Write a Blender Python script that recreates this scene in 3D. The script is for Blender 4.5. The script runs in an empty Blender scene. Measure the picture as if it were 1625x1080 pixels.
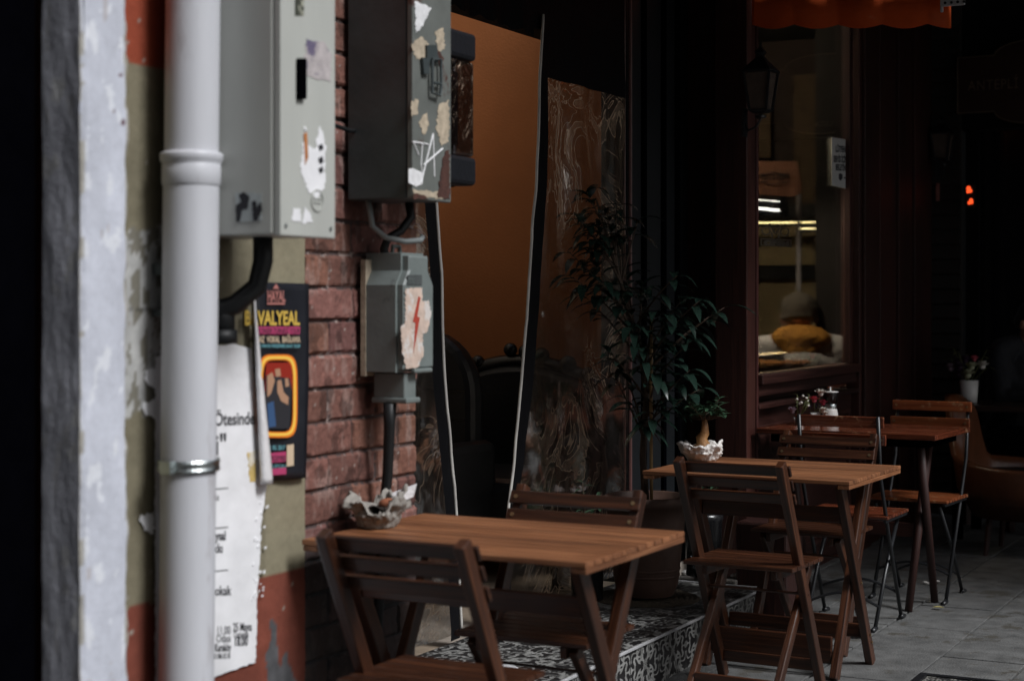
import bpy, bmesh, math, random
from mathutils import Vector, Matrix, noise, Euler
random.seed(7)
R = math.radians
sc = bpy.context.scene
# ------------------------------------------------------------------ camera
cd = bpy.data.cameras.new('camera'); cam = bpy.data.objects.new('camera', cd); sc.collection.objects.link(cam)
sc.camera = cam
CH = 1.32
YAW = 27.7
FPX = 2625.0
cam.location = (0, 0, CH); cam.rotation_euler = (R(90), 0, R(YAW))
cd.sensor_width = 36.0; cd.lens = 36.0 * FPX / 1625.0
cd.shift_y = -59.0 / 1625.0
cd.clip_start = 0.05; cd.clip_end = 500
cd.dof.use_dof = True; cd.dof.focus_distance = 6.3; cd.dof.aperture_fstop = 2.7
# ------------------------------------------------------------------ sky, sun, exposure
SUN_EL, SUN_AZ = 48, -6      # azimuth of the sun measured from +X towards +Y
w = bpy.data.worlds.new('World'); sc.world = w; w.use_nodes = True
nt = w.node_tree; nt.nodes.clear()
sky = nt.nodes.new('ShaderNodeTexSky'); sky.sky_type = 'NISHITA'; sky.sun_disc = False
sky.sun_elevation = R(SUN_EL); sky.sun_rotation = R(90 - SUN_AZ)
sky.dust_density = 3.0; sky.air_density = 1.0
hs = nt.nodes.new('ShaderNodeHueSaturation'); hs.inputs['Saturation'].default_value = 0.45
bg = nt.nodes.new('ShaderNodeBackground'); bg.inputs[1].default_value = 0.05
wo = nt.nodes.new('ShaderNodeOutputWorld')
nt.links.new(sky.outputs[0], hs.inputs['Color']); nt.links.new(hs.outputs[0], bg.inputs[0]); nt.links.new(bg.outputs[0], wo.inputs[0])
sd = bpy.data.lights.new('sun', 'SUN'); sun = bpy.data.objects.new('sun', sd); sc.collection.objects.link(sun)
sd.energy = 2.2; sd.angle = R(18); sd.color = (0.97, 0.98, 1.0)
ce = math.cos(R(SUN_EL))
sdir = Vector((ce * math.cos(R(SUN_AZ)), ce * math.sin(R(SUN_AZ)), math.sin(R(SUN_EL))))
sun.rotation_euler = sdir.to_track_quat('Z', 'Y').to_euler()
sun.location = (6, -2, 8)
sc.view_settings.view_transform = 'Standard'; sc.view_settings.look = 'None'
sc.view_settings.gamma = 1.0; sc.view_settings.exposure = 0.5
sc.view_settings.use_curve_mapping = False
sc.render.engine = 'CYCLES'
sc.cycles.max_bounces = 8; sc.cycles.diffuse_bounces = 3; sc.cycles.glossy_bounces = 3
sc.cycles.transparent_max_bounces = 12; sc.cycles.transmission_bounces = 4
sc.cycles.caustics_reflective = False; sc.cycles.caustics_refractive = False
sc.cycles.sample_clamp_indirect = 4.0

C = sc.collection
# ------------------------------------------------------------------ materials
def nodes(name):
    m = bpy.data.materials.new(name); m.use_nodes = True
    t = m.node_tree; b = t.nodes['Principled BSDF']
    return m, t, b
def N(t, kind, **kw):
    n = t.nodes.new(kind)
    for k, v in kw.items():
        if k in n.inputs: n.inputs[k].default_value = v
        else: setattr(n, k, v)
    return n
def ramp(t, fac, stops):
    r = t.nodes.new('ShaderNodeValToRGB'); e = r.color_ramp.elements
    while len(e) > 1: e.remove(e[-1])
    e[0].position = stops[0][0]; e[0].color = (*stops[0][1], 1)
    for p, c in stops[1:]:
        x = e.new(p); x.color = (*c, 1)
    t.links.new(fac, r.inputs[0]); return r.outputs[0]
def col3(c): return tuple(c[:3])
def M(name, c, rough=.6, metal=0, var=.2, scale=14, bump=.15, c2=None, dirt=None, spec=.5, stretch=(1,1,1), detail=6, coat=0, thr=.6, bscale=None):
    """plain surface with uneven tone, optional patches of a second colour, fine bump"""
    m, t, b = nodes(name); L = t.links.new
    tc = N(t, 'ShaderNodeTexCoord'); mp = N(t, 'ShaderNodeMapping'); mp.inputs['Scale'].default_value = stretch
    L(tc.outputs['Object'], mp.inputs[0])
    n1 = N(t, 'ShaderNodeTexNoise', Scale=scale, Detail=detail, Roughness=.6); L(mp.outputs[0], n1.inputs['Vector'])
    lo = tuple(x * (1 - var) for x in c); hi = tuple(min(1, x * (1 + var)) for x in c)
    out = ramp(t, n1.outputs[0], [(.3, lo), (.7, hi)])
    if c2 or dirt:
        n2 = N(t, 'ShaderNodeTexNoise', Scale=scale * .6, Detail=9, Roughness=.68); L(mp.outputs[0], n2.inputs['Vector'])
        mk = ramp(t, n2.outputs[0], [(thr - .02, (0,0,0)), (thr + .04, (1,1,1))])
        mx = N(t, 'ShaderNodeMix', data_type='RGBA'); L(mk, mx.inputs[0]); L(out, mx.inputs[6]); mx.inputs[7].default_value = (*(c2 or dirt), 1)
        out = mx.outputs[2]
    L(out, b.inputs['Base Color'])
    b.inputs['Roughness'].default_value = rough; b.inputs['Metallic'].default_value = metal
    b.inputs['Specular IOR Level'].default_value = spec
    b.inputs['Coat Weight'].default_value = coat
    if bump:
        nb = N(t, 'ShaderNodeTexNoise', Scale=bscale or scale * 5, Detail=8); L(mp.outputs[0], nb.inputs['Vector'])
        bp = N(t, 'ShaderNodeBump', Strength=bump, Distance=.01); L(nb.outputs[0], bp.inputs['Height']); L(bp.outputs[0], b.inputs['Normal'])
    return m
def wood(name, c1, c2, c3, rough=.45, coat=0, wear=None, bump=.25):
    """grain runs along UV u; v carries a per-board offset"""
    m, t, b = nodes(name); L = t.links.new
    uv = N(t, 'ShaderNodeUVMap')
    mp = N(t, 'ShaderNodeMapping'); mp.inputs['Scale'].default_value = (3, 75, 1); L(uv.outputs[0], mp.inputs[0])
    n1 = N(t, 'ShaderNodeTexNoise', Scale=1.0, Detail=8, Roughness=.65, Distortion=.6); L(mp.outputs[0], n1.inputs['Vector'])
    base = ramp(t, n1.outputs[0], [(.3, c1), (.5, c2), (.72, c3)])
    mp2 = N(t, 'ShaderNodeMapping'); mp2.inputs['Scale'].default_value = (.7, 3, 1); L(uv.outputs[0], mp2.inputs[0])
    n2 = N(t, 'ShaderNodeTexNoise', Scale=1.0, Detail=3); L(mp2.outputs[0], n2.inputs['Vector'])
    tone = ramp(t, n2.outputs[0], [(.3, (.50,.46,.44)), (.7, (1.35,1.3,1.22))])
    mx = N(t, 'ShaderNodeMix', data_type='RGBA', blend_type='MULTIPLY'); mx.inputs[0].default_value = 1
    L(base, mx.inputs[6]); L(tone, mx.inputs[7]); out = mx.outputs[2]
    if wear:
        n3 = N(t, 'ShaderNodeTexNoise', Scale=22.0, Detail=9, Roughness=.7); L(uv.outputs[0], n3.inputs['Vector'])
        mk = ramp(t, n3.outputs[0], [(.58, (0,0,0)), (.64, (1,1,1))])
        m2 = N(t, 'ShaderNodeMix', data_type='RGBA'); L(mk, m2.inputs[0]); L(out, m2.inputs[6]); m2.inputs[7].default_value = (*wear, 1); out = m2.outputs[2]
    L(out, b.inputs['Base Color'])
    rr = ramp(t, n1.outputs[0], [(.2, (rough*.8,)*3), (.8, (min(1, rough*1.3),)*3)]); L(rr, b.inputs['Roughness'])
    b.inputs['Coat Weight'].default_value = coat; b.inputs['Coat Roughness'].default_value = .15
    bp = N(t, 'ShaderNodeBump', Strength=bump, Distance=.004); L(n1.outputs[0], bp.inputs['Height']); L(bp.outputs[0], b.inputs['Normal'])
    return m
def attr_mat(name, rough=.8, bump=.3, scale=60, var=.15, spec=.3):
    """colour comes from a mesh colour attribute (paint, brick, mortar), plus fine noise"""
    m, t, b = nodes(name); L = t.links.new
    a = N(t, 'ShaderNodeAttribute', attribute_name='paint')
    tc = N(t, 'ShaderNodeTexCoord'); n1 = N(t, 'ShaderNodeTexNoise', Scale=scale, Detail=8, Roughness=.7); L(tc.outputs['Object'], n1.inputs['Vector'])
    f = ramp(t, n1.outputs[0], [(.25, (1-var,)*3), (.75, (1+var,)*3)])
    mx = N(t, 'ShaderNodeMix', data_type='RGBA', blend_type='MULTIPLY'); mx.inputs[0].default_value = 1
    L(a.outputs['Color'], mx.inputs[6]); L(f, mx.inputs[7]); L(mx.outputs[2], b.inputs['Base Color'])
    b.inputs['Roughness'].default_value = rough; b.inputs['Specular IOR Level'].default_value = spec
    bp = N(t, 'ShaderNodeBump', Strength=bump, Distance=.006); L(n1.outputs[0], bp.inputs['Height']); L(bp.outputs[0], b.inputs['Normal'])
    return m
def emit(name, c, s):
    m, t, b = nodes(name); b.inputs['Base Color'].default_value = (*c, 1)
    b.inputs['Emission Color'].default_value = (*c, 1); b.inputs['Emission Strength'].default_value = s
    return m
def flat(name, c, rough=.7, metal=0, spec=.4):
    m, t, b = nodes(name); b.inputs['Base Color'].default_value = (*c, 1); b.inputs['Roughness'].default_value = rough
    b.inputs['Metallic'].default_value = metal; b.inputs['Specular IOR Level'].default_value = spec
    return m
def sheet_glass(name, tint=(1,1,1), refl=1.0, rough=.02, wrinkle=0, scale=9, base=.04):
    """thin see-through sheet: transparent + fresnel gloss; a crumpled sheet gets bent reflections and painted crease highlights"""
    m, t, b = nodes(name); L = t.links.new; t.nodes.remove(b); out = t.nodes['Material Output']
    tr = N(t, 'ShaderNodeBsdfTransparent'); tr.inputs[0].default_value = (*tint, 1)
    gl = N(t, 'ShaderNodeBsdfGlossy'); gl.inputs['Roughness'].default_value = rough
    fr = N(t, 'ShaderNodeFresnel'); fr.inputs['IOR'].default_value = 1.5
    mu = N(t, 'ShaderNodeMath', operation='MULTIPLY_ADD'); mu.inputs[1].default_value = refl; mu.inputs[2].default_value = 0; mu.use_clamp = True
    L(fr.outputs[0], mu.inputs[0])
    mx = N(t, 'ShaderNodeMixShader'); L(mu.outputs[0], mx.inputs[0]); L(tr.outputs[0], mx.inputs[1]); L(gl.outputs[0], mx.inputs[2]); last = mx.outputs[0]
    if wrinkle:
        tc = N(t, 'ShaderNodeTexCoord'); mp = N(t, 'ShaderNodeMapping'); mp.inputs['Scale'].default_value = (1, .62, .72); L(tc.outputs['Object'], mp.inputs[0])
        n1 = N(t, 'ShaderNodeTexNoise', Scale=scale, Detail=4, Roughness=.5, Distortion=2.2); L(mp.outputs[0], n1.inputs['Vector'])
        n2 = N(t, 'ShaderNodeTexNoise', Scale=2.3, Detail=2); L(tc.outputs['Object'], n2.inputs['Vector'])
        ms = ramp(t, n2.outputs[0], [(.43, (.04,)*3), (.57, (1,1,1))])
        mm = N(t, 'ShaderNodeMath', operation='MULTIPLY'); mm.inputs[1].default_value = wrinkle; L(ms, mm.inputs[0])
        bp = N(t, 'ShaderNodeBump', Distance=.012); L(mm.outputs[0], bp.inputs['Strength']); L(n1.outputs[0], bp.inputs['Height'])
        L(bp.outputs[0], gl.inputs['Normal'])
        cr = ramp(t, n1.outputs[0], [(.385,(0,)*3),(.392,(1,)*3),(.40,(.05,)*3),(.455,(.0,)*3),(.462,(1,)*3),(.475,(.25,)*3),(.525,(.30,)*3),(.535,(1,)*3),(.542,(0,)*3),(.60,(0,)*3),(.607,(.9,)*3),(.615,(0,)*3)])  # thin noise bands stand in for highlights along the creases
        cm = N(t, 'ShaderNodeMath', operation='MULTIPLY'); L(cr, cm.inputs[0]); L(ms, cm.inputs[1])
        c2 = N(t, 'ShaderNodeMath', operation='MULTIPLY'); c2.inputs[1].default_value = .62; L(cm.outputs[0], c2.inputs[0])
        b2 = N(t, 'ShaderNodeBump', Distance=.05, Strength=1.0); L(n1.outputs[0], b2.inputs['Height'])
        pb = N(t, 'ShaderNodeBsdfGlossy'); pb.inputs['Color'].default_value = (.95,.72,.54,1); pb.inputs['Roughness'].default_value = .36; L(b2.outputs[0], pb.inputs['Normal'])
        tl = N(t, 'ShaderNodeBsdfTranslucent'); tl.inputs['Color'].default_value = (.95,.82,.70,1)
        mt2 = N(t, 'ShaderNodeMixShader'); mt2.inputs[0].default_value = .55; L(pb.outputs[0], mt2.inputs[1]); L(tl.outputs[0], mt2.inputs[2])
        hz = N(t, 'ShaderNodeMath', operation='ADD'); hz.inputs[1].default_value = .035; hz.use_clamp = True; L(c2.outputs[0], hz.inputs[0]); c2 = hz; pb = mt2
        m2 = N(t, 'ShaderNodeMixShader'); L(c2.outputs[0], m2.inputs[0]); L(last, m2.inputs[1]); L(pb.outputs[0], m2.inputs[2]); last = m2.outputs[0]
    L(last, out.inputs[0])
    return m

MT = {}
MT['teak'] = wood('teak slats', (.070,.027,.012), (.22,.092,.042), (.37,.175,.085), rough=.42)
MT['teak_dark'] = wood('stained chair wood', (.014,.0042,.002), (.046,.0155,.0065), (.115,.040,.016), rough=.36, coat=.12)
MT['lacquer'] = wood('red brown lacquered wood', (.05,.012,.006), (.12,.030,.014), (.2,.055,.024), rough=.25, coat=.5, wear=(.30,.16,.09))
MT['worn_orange'] = wood('worn orange wood', (.14,.036,.014), (.27,.075,.026), (.36,.12,.04), rough=.35, coat=.3, wear=(.45,.26,.14))
MT['mahogany'] = wood('shop front wood', (.014,.0035,.0025), (.033,.0085,.006), (.055,.016,.010), rough=.5, coat=.0)
MT['screw'] = flat('brass screws', (.55,.42,.25), .35, 1)
MT['black_metal'] = M('black painted metal', (.012,.013,.015), .38, var=.3, bump=.05)
MT['black'] = M('matt black', (.0012,.0012,.002), 1.0, bump=.1, spec=.0)
MT['black_cloth'] = M('black tarpaulin', (.004,.004,.005), .7, spec=.1, bump=.3, bscale=30)
MT['pipe'] = M('white plastic pipe', (.57,.578,.615), .42, var=.06, scale=9, bump=.04, dirt=(.43,.42,.44), thr=.57, stretch=(1,1,.22))
MT['cabinet'] = M('grey beige painted steel', (.44,.45,.42), .45, var=.08, scale=5, bump=.04, dirt=(.34,.32,.24), thr=.66, stretch=(1,1,.3))
MT['box_grey'] = M('weathered grey steel', (.13,.14,.13), .45, var=.15, scale=10, bump=.08, c2=(.07,.028,.02), thr=.63)
MT['box_dark'] = M('dark green grey paint', (.048,.060,.062), .45, var=.25, scale=8, bump=.08, c2=(.03,.018,.015), thr=.72)
MT['fuse_grey'] = M('grey fuse box paint', (.155,.18,.175), .5, var=.12, scale=14, bump=.06, dirt=(.09,.10,.10), thr=.64)
MT['paper'] = M('weathered white paper', (.78,.78,.80), .8, var=.08, scale=9, bump=.25, bscale=25, dirt=(.58,.56,.55), thr=.66)
MT['paper_torn'] = M('torn paper', (.70,.69,.70), .85, var=.08, scale=30, bump=.3)
MT['tan_paint'] = M('peeled tan primer', (.42,.35,.26), .8, var=.3, scale=40, bump=.2)
MT['rust'] = M('rust', (.06,.022,.015), .85, var=.4, scale=40, bump=.3)
MT['ink'] = flat('black ink', (.02,.02,.025), .7)
MT['white_paint'] = M('white spray paint', (.72,.72,.73), .6, var=.15, scale=60, bump=.05)
MT['red_ink'] = flat('faded red ink', (.38,.05,.03), .7)
MT['cable'] = flat('black rubber cable', (.008,.009,.010), .5)
MT['grey_cable'] = flat('grey cable sheath', (.20,.22,.22), .5)
MT['steel'] = M('galvanised steel', (.55,.6,.6), .28, metal=1, var=.15, scale=30, bump=.05)
MT['poster_black'] = M('black glossy poster paper', (.010,.011,.016), .4, var=.2, bump=.12, bscale=20)
MT['gold_ink'] = flat('gold ink', (.62,.42,.08), .5); MT['pink_ink'] = flat('pink ink', (.42,.05,.14), .5)
MT['cream_ink'] = flat('cream ink', (.60,.47,.33), .5); MT['cyan_ink'] = flat('cyan ink', (.14,.34,.38), .5)
MT['rose_ink'] = flat('rose ink', (.42,.17,.15), .5); MT['fire_ink'] = flat('orange ink', (.85,.22,.02), .5); MT['yellow_ink'] = flat('yellow ink', (.95,.62,.10), .5)
MT['skin_ink'] = flat('printed skin tone', (.42,.24,.15), .5); MT['blue_ink'] = flat('printed denim blue', (.04,.09,.20), .5); MT['crimson_ink'] = flat('crimson ink', (.28,.02,.01), .5)
MT['plaster'] = attr_mat('painted plaster', .85, .35, 45, .12)
MT['brick'] = attr_mat('old brick', .85, .5, 70, .22)
MT['pillar'] = attr_mat('flaking whitewash on concrete', .85, .45, 50, .10)
MT['orange_wall'] = M('orange ochre wall', (.54,.195,.066), .85, var=.09, scale=3, bump=.15, bscale=80)
MT['pot'] = M('terracotta', (.085,.045,.032), .6, var=.15, bump=.1)
MT['soil'] = M('potting soil', (.02,.014,.01), .95, bump=.6, scale=50)
MT['bark'] = M('brown bark', (.06,.038,.024), .8, var=.4, scale=40, bump=.4)
MT['stake'] = M('bamboo stake', (.34,.22,.10), .5, var=.2, scale=20, stretch=(1,1,.1))
MT['leaf'] = M('dark glossy leaf', (.015,.032,.024), .22, var=.35, scale=6, bump=.05)
MT['leaf2'] = M('bonsai leaf', (.035,.075,.042), .32, var=.35, scale=20, bump=.05)
MT['awning'] = M('orange awning cloth', (.72,.10,.010), .8, var=.12, scale=6, bump=.15, bscale=200)
MT['dark_glass'] = flat('unlit window glass', (.004,.005,.007), .06, 0, .5)
MT['black_leather'] = M('black leather', (.008,.009,.011), .42, var=.2, bump=.2, bscale=50)
MT['trim'] = M('pale stone trim', (.42,.42,.43), .5, var=.15)
MT['foil'] = M('crumpled white wrap', (.66,.63,.60), .38, var=.12, scale=20, bump=.3)
MT['sack'] = M('crumpled beige paper sack', (.26,.24,.215), .75, var=.25, scale=18, bump=.35)
MT['white_china'] = flat('white china', (.75,.73,.70), .25)
MT['skin'] = M('skin', (.42,.22,.15), .5, var=.08, bump=.05); MT['hair'] = M('dark hair', (.008,.006,.005), .6, bump=.5, stretch=(1,1,.2))
MT['piping'] = M('white edge piping', (.58,.56,.52), .6, var=.2, scale=8, bump=.1)
MT['glass'] = sheet_glass('window glass', (.97,.97,.96), refl=.9, rough=.0)
MT['plastic'] = sheet_glass('crumpled clear plastic', (.90,.82,.72), refl=.6, rough=.12, wrinkle=.9, scale=3.1)
MT['box_glass'] = sheet_glass('scratched clear cover', (.35,.33,.36), refl=1.6, rough=.12, wrinkle=.3, scale=14)

# ------------------------------------------------------------------ mesh builder
class MB:
    def __init__(s): s.v = []; s.f = []; s.uv = []; s.mi = []; s.col = None; s.g = []
    def add(s, vs, fs, uvs=None, mi=0, T=None):
        o = len(s.v); s.g.append((o, len(s.f)))
        for p in vs:
            p = Vector(p); s.v.append(tuple(T @ p) if T else tuple(p))
        for i, f in enumerate(fs):
            s.f.append([o + k for k in f]); s.mi.append(mi)
            s.uv.append(uvs[i] if uvs else [(0, 0)] * len(f))
        return s
    def box(s, x0, x1, y0, y1, z0, z1, mi=0, T=None, axis=None):
        sx, sy, sz = x1 - x0, y1 - y0, z1 - z0
        if axis is None: axis = max(range(3), key=lambda k: abs((sx, sy, sz)[k]))
        vs = [(x, y, z) for x in (x0, x1) for y in (y0, y1) for z in (z0, z1)]
        fs = [(0,1,3,2), (4,6,7,5), (0,4,5,1), (2,3,7,6), (0,2,6,4), (1,5,7,3)]
        ru, rv = random.random() * 40, random.random() * 40
        oth = [k for k in range(3) if k != axis]; uvs = []
        for f in fs:
            uvs.append([(vs[k][axis] + ru, vs[k][oth[0]] + vs[k][oth[1]] * .93 + rv) for k in f])
        return s.add(vs, fs, uvs, mi, T)
    def bar(s, p0, p1, w, t, side=(1,0,0), mi=0, T=None):
        """plank from p0 to p1, w wide along side, t thick"""
        p0, p1 = Vector(p0), Vector(p1); d = (p1 - p0); L = d.length; d.normalize()
        sd_ = Vector(side); sd_ = (sd_ - d * sd_.dot(d)).normalized(); n = d.cross(sd_)
        A = Matrix((( d.x, sd_.x, n.x, p0.x), (d.y, sd_.y, n.y, p0.y), (d.z, sd_.z, n.z, p0.z), (0,0,0,1)))
        if T: A = T @ A
        return s.box(0, L, -w/2, w/2, -t/2, t/2, mi, A, axis=0)
    def tube(s, pts, r, n=10, mi=0, cap=True, T=None):
        pts = [Vector(p) for p in pts]; rs = r if isinstance(r, (list, tuple)) else [r] * len(pts)
        vs, fs, uvs = [], [], []; up = Vector((0,0,1)); prev = None; acc = 0
        for i, p in enumerate(pts):
            d = (pts[min(i+1, len(pts)-1)] - pts[max(i-1, 0)]).normalized()
            if prev is None:
                a = d.cross(up)
                if a.length < 1e-3: a = Vector((1,0,0))
            else: a = prev - d * prev.dot(d)
            a.normalize(); prev = a; b = d.cross(a)
            for k in range(n):
                an = 2 * math.pi * k / n; vs.append(p + (a * math.cos(an) + b * math.sin(an)) * rs[i])
        for i in range(len(pts) - 1):
            for k in range(n):
                k2 = (k + 1) % n; fs.append((i*n+k, i*n+k2, (i+1)*n+k2, (i+1)*n+k))
                uvs.append([(i*.1, k*.02), (i*.1, k*.02+.02), (i*.1+.1, k*.02+.02), (i*.1+.1, k*.02)])
        if cap:
            fs.append(tuple(range(n))[::-1]); uvs.append([(0,0)] * n)
            fs.append(tuple(range((len(pts)-1)*n, len(pts)*n))); uvs.append([(0,0)] * n)
        return s.add(vs, fs, uvs, mi, T)
    def lathe(s, prof, n=32, c=(0,0,0), mi=0, fn=None, cap=True, T=None):
        vs, fs = [], []
        for (r, z) in prof:
            for k in range(n):
                a = 2 * math.pi * k / n; p = Vector((c[0] + r*math.cos(a), c[1] + r*math.sin(a), c[2] + z))
                vs.append(fn(p, a, r, z) if fn else p)
        for i in range(len(prof) - 1):
            for k in range(n):
                k2 = (k+1) % n; fs.append((i*n+k, i*n+k2, (i+1)*n+k2, (i+1)*n+k))
        if cap:
            fs.append(tuple(range(n))[::-1]); fs.append(tuple(range((len(prof)-1)*n, len(prof)*n)))
        return s.add(vs, fs, None, mi, T)
    def prism(s, out, n, h, mi=0, T=None):
        """outline (3-D points) thickened by h along n"""
        k = len(out); n = Vector(n) * h
        vs = [Vector(p) for p in out] + [Vector(p) + n for p in out]
        fs = [tuple(range(k))[::-1], tuple(range(k, 2*k))] + [(i, (i+1) % k, k + (i+1) % k, k + i) for i in range(k)]
        return s.add(vs, fs, None, mi, T)
    def ball(s, c, r, sq=(1,1,1), nu=12, nv=8, mi=0, T=None):
        vs, fs = [], []
        for j in range(nv + 1):
            th = math.pi * j / nv
            for i in range(nu):
                a = 2*math.pi*i/nu
                vs.append((c[0] + r*sq[0]*math.sin(th)*math.cos(a), c[1] + r*sq[1]*math.sin(th)*math.sin(a), c[2] + r*sq[2]*math.cos(th)))
        for j in range(nv):
            for i in range(nu):
                i2 = (i+1) % nu; fs.append((j*nu+i, (j+1)*nu+i, (j+1)*nu+i2, j*nu+i2))
        return s.add(vs, fs, None, mi, T)
    def build(s, name, mats, parent=None, smooth=False, bevel=0, loc=None):
        me = bpy.data.meshes.new(name); me.from_pydata(s.v, [], s.f)
        if not isinstance(mats, (list, tuple)): mats = [mats]
        for m in mats: me.materials.append(MT[m] if isinstance(m, str) else m)
        ul = me.uv_layers.new(name='UVMap'); i = 0
        for pi, p in enumerate(me.polygons):
            p.material_index = s.mi[pi]; p.use_smooth = smooth
            for k in range(p.loop_total): ul.data[p.loop_start + k].uv = s.uv[pi][k]
        if s.col:
            ca = me.color_attributes.new('paint', 'FLOAT_COLOR', 'POINT')
            for i, c in enumerate(s.col): ca.data[i].color = (*c, 1)
        bm = bmesh.new(); bm.from_mesh(me); bmesh.ops.recalc_face_normals(bm, faces=bm.faces); bm.to_mesh(me); bm.free()
        o = bpy.data.objects.new(name, me); C.objects.link(o)
        if parent: o.parent = parent
        if loc: o.location = loc
        if bevel:
            md = o.modifiers.new('bevel', 'BEVEL'); md.width = bevel; md.segments = 2; md.limit_method = 'ANGLE'; md.angle_limit = R(40)
        return o
def build_each(q, name, mats, parent=None, smooth=False, bevel=0, per=1):
    """every shape in the builder becomes an object of its own"""
    out = []; G = q.g + [(len(q.v), len(q.f))]
    for i in range(0, len(q.g), per):
        (v0, f0), (v1, f1) = G[i], G[min(i+per, len(q.g))]
        m = MB(); m.v = q.v[v0:v1]; m.f = [[k-v0 for k in f] for f in q.f[f0:f1]]; m.uv = q.uv[f0:f1]; m.mi = q.mi[f0:f1]
        out.append(m.build(name, mats, parent, smooth, bevel))
    return out
def tag(o, label, cat, group=None, kind=None):
    o['label'] = label; o['category'] = cat
    if group: o['group'] = group
    if kind: o['kind'] = kind
    return o
def struct(o): o['kind'] = 'structure'; return o
def thing(name, label, cat, loc=(0,0,0), rz=0, group=None):
    o = bpy.data.objects.new(name, None); o.empty_display_size = .1; C.objects.link(o)
    o.location = loc; o.rotation_euler = (0, 0, R(rz)); return tag(o, label, cat, group)
def dup(root, loc, rz, label, group=None):
    r = root.copy(); C.objects.link(r); r.location = loc; r.rotation_euler = (0, 0, R(rz)); r['label'] = label
    if group: r['group'] = group
    for ch in list(root.children):
        c = ch.copy(); C.objects.link(c); c.parent = r
        for g in list(ch.children):
            d = g.copy(); C.objects.link(d); d.parent = c
    return r
sy, cy = math.sin(R(YAW)), math.cos(R(YAW))
def onx(px, py, X):
    """world (y, z) where the photo's line of sight meets the plane x = X (used to measure things lying on walls)"""
    a = -sy * FPX + cy * (px - 812.5); b = cy * FPX + sy * (px - 812.5); k = X / a
    return (b * k, CH - (py - 481) * k)
def ony(px, py, Y):
    a = -sy * FPX + cy * (px - 812.5); b = cy * FPX + sy * (px - 812.5); k = Y / b
    return (a * k, CH - (py - 481) * k)
def onz(px, py, Z):
    k = (CH - Z) / (py - 481); return ((-sy * FPX + cy * (px - 812.5)) * k, (cy * FPX + sy * (px - 812.5)) * k)
def decal(mb, pts, X, th=.0008, mi=0):
    q = [onx(px, py, X) for px, py in pts]
    mb.prism([(X, y, z) for y, z in q], (1, 0, 0), th, mi); return mb
def ragged(pts, amp=1.5, step=3, seed=0):
    """roughen a pixel outline so that it reads as torn"""
    out = []; rnd = random.Random(seed)
    for i in range(len(pts)):
        a = Vector(pts[i]); b = Vector(pts[(i+1) % len(pts)]); L = (b - a).length; n = max(1, int(L / step))
        for k in range(n):
            p = a.lerp(b, k / n)
            if k: p += Vector((rnd.uniform(-amp, amp), rnd.uniform(-amp, amp)))
            out.append((p.x, p.y))
    return out
def text_mb(mb, s, size, org, xd, yd, sx=1, off=.0, mi=0, align='LEFT', sp=1, ex=.0004):
    cu = bpy.data.curves.new('t', 'FONT'); cu.body = s; cu.size = size; cu.align_x = align; cu.extrude = ex; cu.offset = off; cu.space_character = sp
    cu.resolution_u = 3
    o = bpy.data.objects.new('t', cu); C.objects.link(o)
    dg = bpy.context.evaluated_depsgraph_get(); me = o.evaluated_get(dg).to_mesh()
    xd, yd, org = Vector(xd), Vector(yd), Vector(org); zd = xd.cross(yd)
    vs = [org + xd * v.co.x * sx + yd * v.co.y + zd * v.co.z for v in me.vertices]
    mb.add(vs, [tuple(p.vertices) for p in me.polygons], None, mi)
    o.evaluated_get(dg).to_mesh_clear(); bpy.data.objects.remove(o); bpy.data.curves.remove(cu)
    return mb
def fnoise(*p): return noise.fractal(Vector(p), 1.0, 2.0, 5)
def grid_wall(name, X, y0, y1, z0, z1, step, hfn, cfn, mat, back=.2, parent=None):
    """wall facing +X: fine grid with relief hfn(y,z) and paint cfn(y,z)"""
    ny = max(2, int((y1-y0)/step)+1); nz = max(2, int((z1-z0)/step)+1); mb = MB(); vs = []; cols = []
    for i in range(ny):
        for j in range(nz):
            y = y0 + (y1-y0)*i/(ny-1); z = z0 + (z1-z0)*j/(nz-1)
            vs.append((X + hfn(y, z), y, z)); cols.append(cfn(y, z))
    fs = [(i*nz+j, (i+1)*nz+j, (i+1)*nz+j+1, i*nz+j+1) for i in range(ny-1) for j in range(nz-1)]
    o = len(vs)
    bs = [(X-back, y0, z0), (X-back, y1, z0), (X-back, y1, z1), (X-back, y0, z1)]
    vs += bs; cols += [cols[0], cols[(ny-1)*nz], cols[-1], cols[nz-1]]
    fs.append((o, o+3, o+2, o+1))
    fs.append([o] + [j for j in range(nz)] + [o+3])
    fs.append([o+1] + [(ny-1)*nz + j for j in range(nz)] + [o+2])
    fs.append([o+3] + [i*nz + nz-1 for i in range(ny)] + [o+2])
    mb.add(vs, fs); mb.col = cols
    return mb.build(name, mat, parent)
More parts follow.
